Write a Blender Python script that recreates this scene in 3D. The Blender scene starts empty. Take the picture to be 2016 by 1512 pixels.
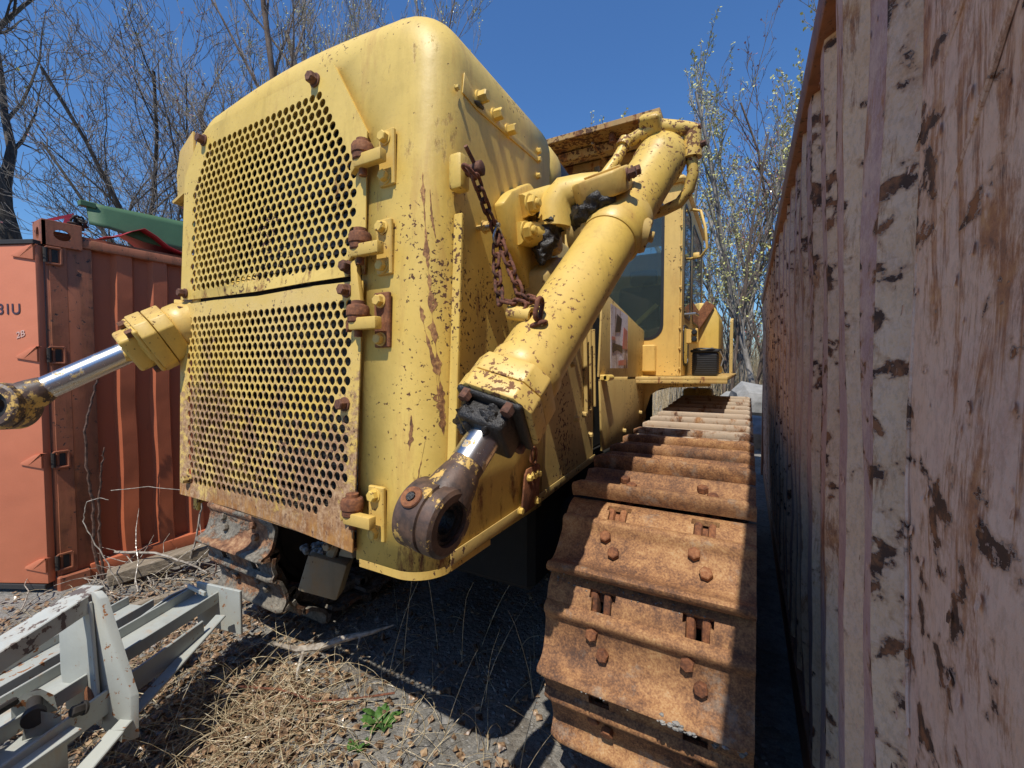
import bpy, bmesh, math, random
from mathutils import Vector, Matrix, noise
from mathutils.geometry import delaunay_2d_cdt
rnd = random.Random(7)
scene = bpy.context.scene
COL = scene.collection
V = Vector
PI = math.pi

# ------------------------------------------------------------------ camera
FPX = 842.0
yaw = math.atan((1472 - 1008) / FPX)
pit = math.atan(31 / FPX)
cd = bpy.data.cameras.new('camera'); cam = bpy.data.objects.new('camera', cd); COL.objects.link(cam)
cam.location = (0, 0, 1.6)
Fv = V((-math.sin(yaw) * math.cos(pit), math.cos(yaw) * math.cos(pit), -math.sin(pit)))
cam.rotation_euler = Fv.to_track_quat('-Z', 'Y').to_euler()
cd.sensor_width = 36; cd.lens = 36 * FPX / 2016
cd.clip_start = 0.05; cd.clip_end = 500
scene.camera = cam

# ------------------------------------------------------------------ light
SUN = V((0.10, -0.61, 1.0)).normalized()          # towards the sun
w = bpy.data.worlds.new('World'); scene.world = w; w.use_nodes = True
nt = w.node_tree; bg = nt.nodes['Background']
sky = nt.nodes.new('ShaderNodeTexSky'); sky.sky_type = 'NISHITA'; sky.sun_disc = False
el = math.asin(SUN.z)
sky.sun_elevation = el; sky.sun_rotation = math.atan2(SUN.x, SUN.y)
sky.air_density = 1.5; sky.dust_density = 0.0; sky.ozone_density = 10.0; sky.altitude = 300
tint = nt.nodes.new('ShaderNodeMix'); tint.data_type = 'RGBA'; tint.blend_type = 'MULTIPLY'; tint.inputs[0].default_value = 1
nt.links.new(sky.outputs[0], tint.inputs[6]); tint.inputs[7].default_value = (.78, .99, 1.20, 1)
nt.links.new(tint.outputs[2], bg.inputs[0]); bg.inputs[1].default_value = 0.11
sd = bpy.data.lights.new('sun', 'SUN'); sd.energy = 4.9; sd.angle = math.radians(0.5); sd.color = (1, .95, .86)
sun = bpy.data.objects.new('sun', sd); COL.objects.link(sun)
sun.rotation_euler = SUN.to_track_quat('Z', 'Y').to_euler()
scene.view_settings.view_transform = 'Standard'; scene.view_settings.look = 'None'
scene.view_settings.exposure = 0.0; scene.view_settings.gamma = 1

# ------------------------------------------------------------------ materials
class NT:
    def __init__(s, name):
        s.m = bpy.data.materials.new(name); s.m.use_nodes = True
        s.t = s.m.node_tree; s.b = s.t.nodes['Principled BSDF']
        s.geo = s.t.nodes.new('ShaderNodeNewGeometry'); s.pos = s.geo.outputs['Position']
    def n(s, ty): return s.t.nodes.new(ty)
    def l(s, a, b): s.t.links.new(a, b)
    def vec(s, sc, off=(0, 0, 0), src=None):
        m = s.n('ShaderNodeMapping'); m.inputs['Scale'].default_value = sc; m.inputs['Location'].default_value = off
        s.l(src or s.pos, m.inputs['Vector']); return m.outputs[0]
    def noise(s, scale, detail=4, rough=.6, vec=None, dist=0):
        m = s.n('ShaderNodeTexNoise'); m.inputs['Scale'].default_value = scale; m.inputs['Detail'].default_value = detail
        m.inputs['Roughness'].default_value = rough; m.inputs['Distortion'].default_value = dist
        s.l(vec or s.pos, m.inputs['Vector']); return m.outputs[0]
    def voro(s, scale, vec=None, feature='F1', out=0, rnd=1):
        m = s.n('ShaderNodeTexVoronoi'); m.feature = feature; m.inputs['Scale'].default_value = scale
        m.inputs['Randomness'].default_value = rnd
        s.l(vec or s.pos, m.inputs['Vector']); return m.outputs[out]
    def ramp(s, x, stops):
        m = s.n('ShaderNodeValToRGB'); e = m.color_ramp.elements
        while len(e) < len(stops): e.new(.5)
        for i, (p, c) in enumerate(stops):
            e[i].position = p; e[i].color = (c, c, c, 1) if not isinstance(c, (tuple, list)) else (*c, 1)
        s.l(x, m.inputs[0]); return m.outputs[0]
    def step(s, x, a, b): return s.rng(x, a, b, 0, 1)
    def rng(s, x, a, b, c, d):
        m = s.n('ShaderNodeMapRange'); m.clamp = True
        for i, q in enumerate((a, b, c, d)): m.inputs[i + 1].default_value = q
        s.l(x, m.inputs[0]); return m.outputs[0]
    def math(s, op, a, b=None, clamp=False):
        m = s.n('ShaderNodeMath'); m.operation = op; m.use_clamp = clamp
        for i, q in enumerate((a, b)):
            if q is None: continue
            if isinstance(q, (int, float)): m.inputs[i].default_value = q
            else: s.l(q, m.inputs[i])
        return m.outputs[0]
    def mix(s, f, a, b):
        m = s.n('ShaderNodeMix'); m.data_type = 'RGBA'
        for i, q in ((0, f), (6, a), (7, b)):
            if isinstance(q, (int, float)): m.inputs[i].default_value = q
            elif isinstance(q, (tuple, list)): m.inputs[i].default_value = (*q, 1)
            else: s.l(q, m.inputs[i])
        return m.outputs[2]
    def xyz(s, k):
        m = s.n('ShaderNodeSeparateXYZ'); s.l(s.pos, m.inputs[0]); return m.outputs[k]
    def bump(s, h, strength=.3, dist=.01):
        m = s.n('ShaderNodeBump'); m.inputs['Strength'].default_value = strength; m.inputs['Distance'].default_value = dist
        s.l(h, m.inputs['Height']); s.l(m.outputs[0], s.b.inputs['Normal'])
    def out(s, col=None, rough=None, metal=None):
        for k, q in (('Base Color', col), ('Roughness', rough), ('Metallic', metal)):
            if q is None: continue
            if isinstance(q, (int, float)): s.b.inputs[k].default_value = q
            elif isinstance(q, (tuple, list)): s.b.inputs[k].default_value = (*q, 1)
            else: s.l(q, s.b.inputs[k])
        return s.m

RUST = [(.3, (.055, .022, .012)), (.48, (.16, .058, .022)), (.62, (.30, .115, .035)), (.78, (.42, .19, .07))]
def painted(name, c1, c2, chip=.67, streak=.66, low=None, rough=.5, chipscale=45, region=.5, dark=(.07, .035, .02), chipc=None, grime=0):
    s = NT(name)
    base = s.mix(s.step(s.noise(1.7, 3), .35, .65), c1, c2)
    base = s.mix(s.math('MULTIPLY', s.step(s.noise(9, 6, .7), .45, .75), .35), base, tuple(q * .72 for q in c1))
    fadem = s.step(s.noise(.9, 5, .6, vec=s.vec((1, 1, 1), (6, 2, 5)), dist=.5), .48, .62)
    base = s.mix(s.math('MULTIPLY', fadem, .35), base, tuple(min(.8, q * 1.05 + .05) for q in c1))
    gr = s.step(s.noise(7, 7, .7, vec=s.vec((1.2, 1.2, .22), (5, 6, 3)), dist=.4), .52, .66)
    base = s.mix(s.math('MULTIPLY', gr, .30), base, tuple(q * .55 for q in c1))
    # small paint chips, denser in some regions
    reg = s.noise(2.3, 2, vec=s.vec((1, 1, .8), (3, 1, 7)))
    ch = s.noise(chipscale, 5, .62)
    chm = s.step(s.math('ADD', ch, s.math('MULTIPLY', s.math('SUBTRACT', reg, region), .62)), chip, chip + .012)
    st = s.noise(5.5, 7, .72, vec=s.vec((1.3, 1.3, .28), (1, 2, 3)), dist=.3)
    stm = s.step(st, streak, streak + .05)
    m = s.math('MAXIMUM', chm, stm)
    if low:
        z = s.rng(s.xyz(2), low[0], low[1], low[2], 0)
        lz = s.noise(7, 9, .75, vec=s.vec((1.6, 1.6, .55), (9, 2, 3)))
        m = s.math('MAXIMUM', m, s.step(s.math('ADD', lz, z), .60, .70))
    rc = s.ramp(s.noise(14, 6, .7), RUST)
    rc = s.mix(s.math('MULTIPLY', chm, .75), rc, chipc or dark)
    fade = s.step(st, streak - .13, streak + .04)      # rust bleeding into the paint round the streaks
    col = s.mix(s.math('MULTIPLY', fade, .6), base, (.44, .22, .06))
    halo = s.step(s.noise(chipscale, 5, .62), chip - .10, chip + .01)
    col = s.mix(s.math('MULTIPLY', halo, .16), col, (.30, .16, .05))
    col = s.mix(m, col, rc)
    r = s.mix(m, (rough,) * 3, (.9,) * 3)
    h = s.math('SUBTRACT', s.math('MULTIPLY', s.noise(60, 3), .25), s.math('MULTIPLY', m, .6))
    h = s.math('ADD', h, s.math('MULTIPLY', s.noise(3.5, 3), 1.6))
    s.bump(h, .35, .006)
    return s.out(col, r)
def plain(name, c, rough=.6, metal=0, var=.3, scale=12, bump=.3):
    s = NT(name)
    n = s.noise(scale, 6, .65)
    col = s.mix(s.step(n, .35, .7), c, tuple(q * (1 - var) for q in c))
    s.bump(s.noise(scale * 5, 4), bump, .004)
    return s.out(col, rough, metal)

Y1 = (.68, .455, .092); Y2 = (.72, .505, .13)
M = {}
M['yellow'] = painted('yellow_paint', Y1, Y2, .665, .685, (1.0, 1.30, .10), .5, 70)
M['door_top'] = painted('yellow_grille_paint', Y1, Y2, .665, .69, (1.86, 2.03, .10), .5, 60)
def lowdoor():
    s = NT('yellow_grille_rusty')
    base = s.mix(s.step(s.noise(3, 4), .35, .65), Y1, (.70, .49, .16))
    z = s.xyz(2)
    n = s.noise(26, 8, .78); b = s.noise(3.2, 4, .6, vec=s.vec((1, 1, .6), (2, 4, 4)))
    v = s.math('ADD', s.math('MULTIPLY', n, .55), s.math('MULTIPLY', b, .45))
    m1 = s.step(s.math('ADD', v, s.rng(z, 1.08, 1.8, .115, -.07)), .50, .565)
    pale = s.ramp(s.noise(60, 5, .7), [(.35, (.16, .075, .045)), (.5, (.34, .19, .11)), (.65, (.50, .33, .20))])
    col = s.mix(s.math('MULTIPLY', m1, .92), base, pale)
    # orange run-down streaks on the plain strip along the bottom
    st = s.noise(20, 8, .75, vec=s.vec((1.6, 1.6, .35), (3, 1, 3)), dist=.4)
    m2 = s.math('MULTIPLY', s.step(st, .44, .56), s.rng(z, 1.08, 1.16, .95, 0))
    col = s.mix(m2, col, s.ramp(s.noise(18, 6, .7), [(.35, (.20, .07, .02)), (.6, (.42, .20, .05))]))
    dk = s.step(s.noise(42, 6, .7, vec=s.vec((1, 1, .8), (8, 8, 1))), .62, .64)
    col = s.mix(s.math('MULTIPLY', dk, .9), col, (.09, .04, .025))
    s.bump(s.math('ADD', n, s.math('MULTIPLY', m1, -.5)), .5, .004)
    return s.out(col, s.mix(m1, (.5,) * 3, (.85,) * 3))
M['door_low'] = lowdoor()
M['barrel'] = painted('yellow_barrel_paint', Y1, (.68, .46, .14), .628, .69, None, .42, 62, .5, (.20, .10, .045))
M['yhot'] = painted('yellow_worn', (.62, .41, .115), Y1, .665, .64, None, .5, 60, .5)
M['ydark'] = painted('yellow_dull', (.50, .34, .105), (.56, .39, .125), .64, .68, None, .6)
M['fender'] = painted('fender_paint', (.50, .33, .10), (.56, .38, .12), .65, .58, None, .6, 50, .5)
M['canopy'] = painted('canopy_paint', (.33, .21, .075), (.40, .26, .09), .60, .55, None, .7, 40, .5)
M['cabyellow'] = painted('yellow_cab', (.66, .41, .10), (.70, .45, .12), .70, .68, None, .55, 60)
def rusty(name, stops, scale=22, bump=.4, rough=.85, metal=0):
    s = NT(name)
    a = s.noise(scale, 8, .75); b = s.noise(3.2, 4, .6); c = s.noise(110, 3, .6)
    v = s.math('ADD', s.math('MULTIPLY', a, .5), s.math('MULTIPLY', b, .5))
    v = s.math('ADD', v, s.math('MULTIPLY', s.math('SUBTRACT', c, .5), .35))
    col = s.ramp(v, stops)
    s.bump(s.math('ADD', a, s.math('MULTIPLY', c, .35)), bump, .005)
    return s.out(col, rough, metal)
M['rust'] = rusty('rusty_iron', [(.34, (.045, .02, .012)), (.47, (.15, .055, .024)), (.58, (.27, .105, .04)), (.7, (.36, .19, .09))])
M['bolt_rust'] = rusty('rusty_bolt', [(.34, (.05, .025, .018)), (.5, (.14, .06, .035)), (.62, (.26, .12, .06)), (.72, (.45, .30, .14))], 30)
M['chain'] = rusty('rusty_chain', [(.38, (.05, .02, .012)), (.5, (.16, .055, .028)), (.62, (.30, .12, .06))], 40)
M['scrape'] = rusty('rusty_scrape', [(.36, (.09, .04, .02)), (.47, (.24, .11, .045)), (.56, (.42, .22, .08)), (.64, (.62, .40, .11))], 40)
# track shoes: orange brown rust with darker mill scale and worn pale crests on the flat run
def shoe_mat():
    s = NT('track_shoe_rust')
    a = s.noise(30, 8, .72); b = s.noise(4.2, 5, .6, dist=.4); c = s.noise(150, 3, .65)
    v = s.math('ADD', s.math('MULTIPLY', a, .45), s.math('MULTIPLY', b, .55))
    v = s.math('ADD', v, s.math('MULTIPLY', s.math('SUBTRACT', c, .5), .45))
    col = s.ramp(v, [(.35, (.065, .030, .018)), (.45, (.17, .075, .032)), (.54, (.33, .155, .060)), (.63, (.46, .25, .10)), (.75, (.50, .36, .21))])
    oi = s.n('ShaderNodeObjectInfo')
    col = s.mix(s.math('MULTIPLY', oi.outputs['Random'], .45), col, s.mix(.5, col, (.16, .095, .06)))
    packed = s.step(s.noise(6, 8, .75, vec=s.vec((1, 1, 1), (9, 9, 2))), .56, .64)
    col = s.mix(s.math('MULTIPLY', packed, .55), col, (.30, .24, .18))
    # bare, whitish worn metal on the high run further back
    y = s.rng(s.xyz(1), 2.35, 2.9, 0, .22)
    wm = s.math('MULTIPLY', s.step(s.math('ADD', s.noise(11, 7, .7, vec=s.vec((1, 1, .5), (4, 4, 4))), y), .60, .68), s.step(y, .02, .12))
    col = s.mix(s.math('MULTIPLY', wm, .8), col, (.47, .38, .28))
    s.bump(s.math('ADD', a, s.math('MULTIPLY', c, .4)), .45, .004)
    return s.out(col, .8)
M['shoe'] = shoe_mat()
def muddy():
    s = NT('muddy_track_rust')
    a = s.noise(24, 8, .72); b = s.noise(3.7, 5, .65, dist=.5)
    col = s.ramp(a, [(.35, (.09, .04, .022)), (.5, (.25, .12, .06)), (.65, (.42, .26, .14))])
    mud = s.ramp(s.noise(45, 8, .75), [(.35, (.08, .07, .056)), (.65, (.28, .25, .20))])
    f = s.step(s.math('ADD', s.math('MULTIPLY', s.noise(40, 5), .2), b), .56, .62)
    col = s.mix(f, col, mud)
    s.bump(s.math('ADD', a, s.math('MULTIPLY', f, 1.5)), .7, .01)
    return s.out(col, .92)
M['muddy'] = muddy()
M['tan'] = painted('mud_coated_paint', (.30, .235, .14), (.36, .28, .17), .64, .66, None, .8, 40, .5)
M['grease'] = plain('black_grease', (.022, .018, .015), .38, 0, .6, 40, .8)
M['darksteel'] = plain('dark_steel', (.035, .028, .022), .7, 0, .5, 14)
M['black'] = plain('black_rubber', (.02, .02, .021), .45, 0, .3, 20, .15)
M['interior'] = plain('cab_interior', (.03, .033, .032), .7)
M['shade_black'] = plain('shade_black_steel', (.010, .009, .008), .9, 0, .4, 14)  # near-black steel: deep shade under the hood put into its colour
M['chrome'] = None
def chrome():
    s = NT('chromed_rod')
    f = s.step(s.noise(20, 7, .7, vec=s.vec((1, 1, 1), (2, 0, 5))), .57, .62)
    col = s.mix(f, (.62, .61, .58), (.50, .34, .12))
    return s.out(col, s.mix(f, (.27,) * 3, (.6,) * 3), s.math('SUBTRACT', 1, f))
M['chrome'] = chrome()
def worn_rod(name='worn_rod_paint', th=.52):
    s = NT(name)
    n = s.noise(19, 7, .75, vec=s.vec((1, 1, .8), (6, 1, 2)))
    f = s.step(n, th, th + .04)
    dk = s.ramp(s.noise(35, 5), [(.35, (.045, .03, .024)), (.65, (.13, .075, .05))])
    s.bump(s.math('ADD', n, s.math('MULTIPLY', f, .4)), .4, .004)
    return s.out(s.mix(f, dk, (.60, .38, .10)), .5)
M['wornrod'] = worn_rod(th=.50)
M['eye'] = worn_rod('worn_eye_paint', .575)
def redcont(name, c1, c2, chip, streak):
    s = NT(name)
    base = s.mix(s.step(s.noise(1.3, 4), .3, .7), c1, c2)
    base = s.mix(s.math('MULTIPLY', s.noise(70, 4, .8), .25), base, tuple(q * .6 for q in c1))
    st = s.noise(6, 8, .75, vec=s.vec((1.5, 1.5, .2), (3, 3, 3)), dist=.3)
    stm = s.step(st, streak - .08, streak + .05)
    ch = s.step(s.noise(28, 6, .7), chip, chip + .02)
    col = s.mix(s.math('MULTIPLY', stm, .8), base, s.ramp(s.noise(16, 6), [(.3, (.10, .035, .02)), (.7, (.36, .13, .05))]))
    col = s.mix(ch, col, (.06, .025, .018))
    h = s.math('ADD', s.math('MULTIPLY', s.noise(2.6, 2), 5), s.math('MULTIPLY', s.noise(80, 3), .3))
    s.bump(s.math('SUBTRACT', h, ch), .4, .006)
    return s.out(col, .62)
M['redpanel'] = redcont('red_container_paint', (.50, .13, .05), (.43, .115, .05), .70, .68)
M['reddoor'] = redcont('faded_red_door_paint', (.62, .195, .095), (.56, .17, .085), .74, .74)
M['redpost'] = redcont('rusty_red_post_paint', (.34, .105, .05), (.42, .15, .07), .62, .56)
def oldwall(name, cols, seed=0, rustreg=0):
    s = NT(name)
    # paint layers, dust and drips running down
    n1 = s.noise(2.6, 6, .65, vec=s.vec((1, 1.3, .9), (1 + seed, 1, 1)))
    base = s.ramp(n1, [(.38, cols[0]), (.5, cols[1]), (.62, cols[2])])
    dust = s.noise(11, 9, .8, vec=s.vec((1, .9, 1.1), (5, 5 + seed, 5)))
    base = s.mix(s.math('MULTIPLY', s.step(dust, .47, .60), .5), base, (.74, .54, .43))
    speck = s.noise(85, 6, .75, vec=s.vec((1, 1, .5), (0, 0, 0)))
    base = s.mix(s.math('MULTIPLY', s.step(speck, .48, .60), .34), base, (.36, .22, .16))
    fine = s.noise(240, 3, .6, vec=s.vec((1, 1, .7), (0, 0, 0)))
    base = s.mix(s.math('MULTIPLY', s.step(fine, .5, .62), .22), base, (.72, .58, .50))
    # rust drips
    at_ = s.n('ShaderNodeAttribute'); at_.attribute_name = 'edge'; edge = at_.outputs['Fac']
    e3 = s.math('POWER', edge, 2.5)
    d = s.math('ADD', s.noise(15, 9, .78, vec=s.vec((1, 1.9, .30), (2, 8, 1 + seed)), dist=.5), s.math('MULTIPLY', e3, .05))
    reg = s.noise(1.9, 3, vec=s.vec((1, 1, .8), (7, 3, 2)))
    dm = s.step(s.math('ADD', d, s.math('MULTIPLY', s.math('SUBTRACT', reg, .5 - rustreg), .6)), .580, .675)
    rc = s.ramp(s.noise(34, 7, .75), [(.34, (.10, .036, .02)), (.5, (.36, .13, .045)), (.66, (.55, .27, .10))])
    col = s.mix(s.math('MULTIPLY', dm, .85), base, rc)
    # peeled patches: hard edged, with a pale lifted rim
    fl = s.noise(17, 9, .58, vec=s.vec((1, .9, 1.1), (11, 3 + seed, 6)), dist=.15)
    reg2 = s.noise(1.5, 3, vec=s.vec((1, 1.5, .5), (1, 9, 4)))
    fv = s.math('ADD', s.math('ADD', fl, s.math('MULTIPLY', e3, .045)), s.math('MULTIPLY', s.math('SUBTRACT', reg2, .5 - rustreg), .45))
    fm = s.step(fv, .655, .659)
    halo = s.step(fv, .575, .648)
    rim = s.math('SUBTRACT', s.step(fv, .640, .651), fm, True)
    col = s.mix(s.math('MULTIPLY', halo, .6), col, (.42, .19, .08))
    col = s.mix(s.math('MULTIPLY', rim, .7), col, (.62, .46, .38))
    col = s.mix(fm, col, s.mix(s.step(s.noise(26, 6, .7), .45, .6), (.07, .034, .022), (.30, .12, .05)))
    h = s.math('SUBTRACT', s.math('ADD', s.math('MULTIPLY', speck, .4), s.math('ADD', s.math('MULTIPLY', dust, .5), s.math('MULTIPLY', rim, 1.0))), s.math('MULTIPLY', fm, 1.6))
    s.bump(h, .8, .004)
    return s.out(col, .8)
M['lit_salmon'] = oldwall('lit_salmon_paint', [(.70, .43, .26), (.80, .54, .34), (.72, .46, .28)], 3)  # lighter copy for slopes that catch more light; that light is painted in
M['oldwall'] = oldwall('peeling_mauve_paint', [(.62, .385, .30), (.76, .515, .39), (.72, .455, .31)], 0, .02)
M['mauve'] = oldwall('shaded_mauve_paint', [(.40, .245, .25), (.47, .30, .30), (.52, .34, .32)], 7)  # darker copy for the less lit facets, their shade put into the colour
M['rail'] = redcont('rusty_rail_paint', (.30, .13, .07), (.24, .10, .06), .60, .52)
M['white'] = painted('white_steel_paint', (.44, .45, .405), (.37, .385, .35), .67, .69, None, .5, 30, .5, (.30, .13, .05))
M['whitetop'] = painted('flaking_white_paint', (.50, .52, .48), (.42, .44, .41), .565, .70, None, .5, 20, .5, (.12, .12, .12))
M['green'] = redcont('green_sheet_paint', (.05, .12, .055), (.075, .16, .075), .72, .74)
M['redsheet'] = plain('red_sheet_paint', (.42, .02, .03), .4)
M['redbright'] = plain('bright_red_paint', (.65, .05, .07), .5)
M['underside'] = plain('sheet_underside', (.20, .13, .11), .8)
M['tar'] = plain('tar_edge', (.03, .028, .028), .8)
M['white_lead'] = plain('white_marker', (.68, .42, .34), .7)
M['ink'] = plain('faded_black_ink', (.06, .035, .06), .7)
M['stud'] = plain('zinc_shackle', (.50, .50, .48), .35, .8)
def wood():
    s = NT('weathered_wood')
    n = s.noise(9, 9, .8, vec=s.vec((7, .6, 7)))
    s.bump(n, .8, .01)
    return s.out(s.ramp(n, [(.3, (.06, .045, .03)), (.5, (.24, .19, .13)), (.7, (.42, .35, .27))]), .9)
M['wood'] = wood()
def ground_mat():
    s = NT('gravel_ground')
    v = s.voro(38, out=1); e = s.voro(38); v2 = s.noise(130, 6, .75)
    big = s.noise(1.6, 6, .7)
    g = s.ramp(s.math('ADD', s.math('MULTIPLY', v2, .6), s.math('MULTIPLY', big, .4)), [(.3, (.11, .104, .092)), (.5, (.26, .243, .212)), (.68, (.46, .43, .38))])
    m = s.n('ShaderNodeSeparateColor'); s.l(v, m.inputs[0])
    g = s.mix(s.math('MULTIPLY', s.step(m.outputs[0], .6, 1), .55), g, (.10, .10, .10))
    dirt = s.step(s.noise(2.6, 6, .7, vec=s.vec((1, 1, 1), (4, 7, 1))), .5, .62)
    g = s.mix(s.math('MULTIPLY', dirt, .45), g, (.13, .095, .06))
    h = s.math('ADD', s.math('MULTIPLY', v2, .7), s.math('MULTIPLY', s.math('SUBTRACT', 1, e), .6))
    s.bump(h, .9, .02)
    return s.out(g, .95)
M['ground'] = ground_mat()
M['stone'] = plain('grey_stone', (.30, .285, .26), .9, 0, .65, 9)
M['rubble'] = plain('pale_concrete', (.34, .335, .32), .9, 0, .4, 7)
def leafmat(name, stops, rough=.85):
    s = NT(name)
    s.l(s.voro(60, out=0), s.b.inputs['Roughness'])
    m = s.n('ShaderNodeObjectInfo')
    n = s.noise(37, 2, .5)
    return s.out(s.ramp(n, stops), rough)
M['litter'] = leafmat('leaf_litter', [(.35, (.07, .04, .022)), (.5, (.22, .13, .07)), (.65, (.42, .29, .17))])
M['straw'] = leafmat('dry_stalk', [(.35, (.20, .14, .075)), (.5, (.42, .33, .19)), (.65, (.60, .51, .34))])
M['reed'] = leafmat('dry_reed', [(.35, (.25, .18, .10)), (.5, (.45, .35, .20)), (.65, (.58, .49, .34))])
M['weed'] = leafmat('green_weed', [(.35, (.03, .075, .015)), (.6, (.08, .17, .035))])
M['vine'] = leafmat('bramble_stem', [(.35, (.05, .03, .022)), (.6, (.15, .085, .06))])
M['twiggy'] = leafmat('dead_branch', [(.35, (.20, .16, .12)), (.6, (.42, .37, .30))])
def bark(name, a, b, c):
    s = NT(name)
    n = s.noise(7, 9, .75, vec=s.vec((1, 1, .35)))
    s.bump(n, .9, .03)
    return s.out(s.ramp(n, [(.32, a), (.5, b), (.68, c)]), .9)
M['bark_dark'] = bark('dark_bark', (.025, .022, .02), (.075, .062, .05), (.15, .13, .10))
M['bark_grey'] = bark('grey_bark', (.09, .08, .07), (.22, .20, .175), (.40, .37, .33))
M['bark_brown'] = bark('brown_bark', (.05, .035, .025), (.14, .10, .075), (.26, .20, .16))
M['twig_grey'] = bark('grey_twig', (.10, .085, .075), (.20, .175, .15), (.34, .30, .26))
M['twig_pale'] = bark('pale_twig', (.16, .14, .125), (.32, .29, .26), (.5, .46, .42))
M['bud_green'] = leafmat('yellow_green_buds', [(.35, (.34, .34, .08)), (.6, (.56, .54, .20))])
M['bud_red'] = leafmat('red_buds', [(.35, (.24, .07, .07)), (.6, (.38, .15, .14))])
M['needles'] = leafmat('pine_needles', [(.35, (.035, .075, .02)), (.6, (.10, .17, .055))])
def glass():
    s = NT('dusty_cab_glass')
    s.b.inputs['Transmission Weight'].default_value = .92; s.b.inputs['IOR'].default_value = 1.45
    return s.out((.30, .39, .37), .03)
M['glass'] = glass()
# weathered sticker on the side panel
def decal():
    s = NT('faded_sticker')
    c = s.n('ShaderNodeTexChecker')
    v = s.voro(9, vec=s.vec((0, 1.2, 2.4)), out=1, rnd=1)
    m = s.n('ShaderNodeSeparateColor'); s.l(v, m.inputs[0])
    col = s.ramp(m.outputs[0], [(.0, (.74, .70, .72)), (.36, (.72, .70, .74)), (.37, (.05, .035, .03)), (.6, (.06, .05, .045)), (.61, (.60, .25, .22)), (.78, (.35, .10, .08)), (.79, (.62, .47, .24))])
    s.t.nodes[-1].color_ramp.interpolation = 'CONSTANT' if hasattr(s.t.nodes[-1], 'color_ramp') else 'LINEAR'
    return s.out(col, .5)
M['decal_white'] = painted('sticker_white', (.78, .76, .78), (.70, .68, .72), .62, .60, None, .5, 60, .5, (.10, .06, .05))
M['decal_red'] = painted('sticker_red', (.50, .10, .08), (.62, .30, .28), .66, .66, None, .5, 60, .5, (.7, .66, .66))
M['decal_black'] = plain('sticker_black', (.04, .03, .03), .5)

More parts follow.
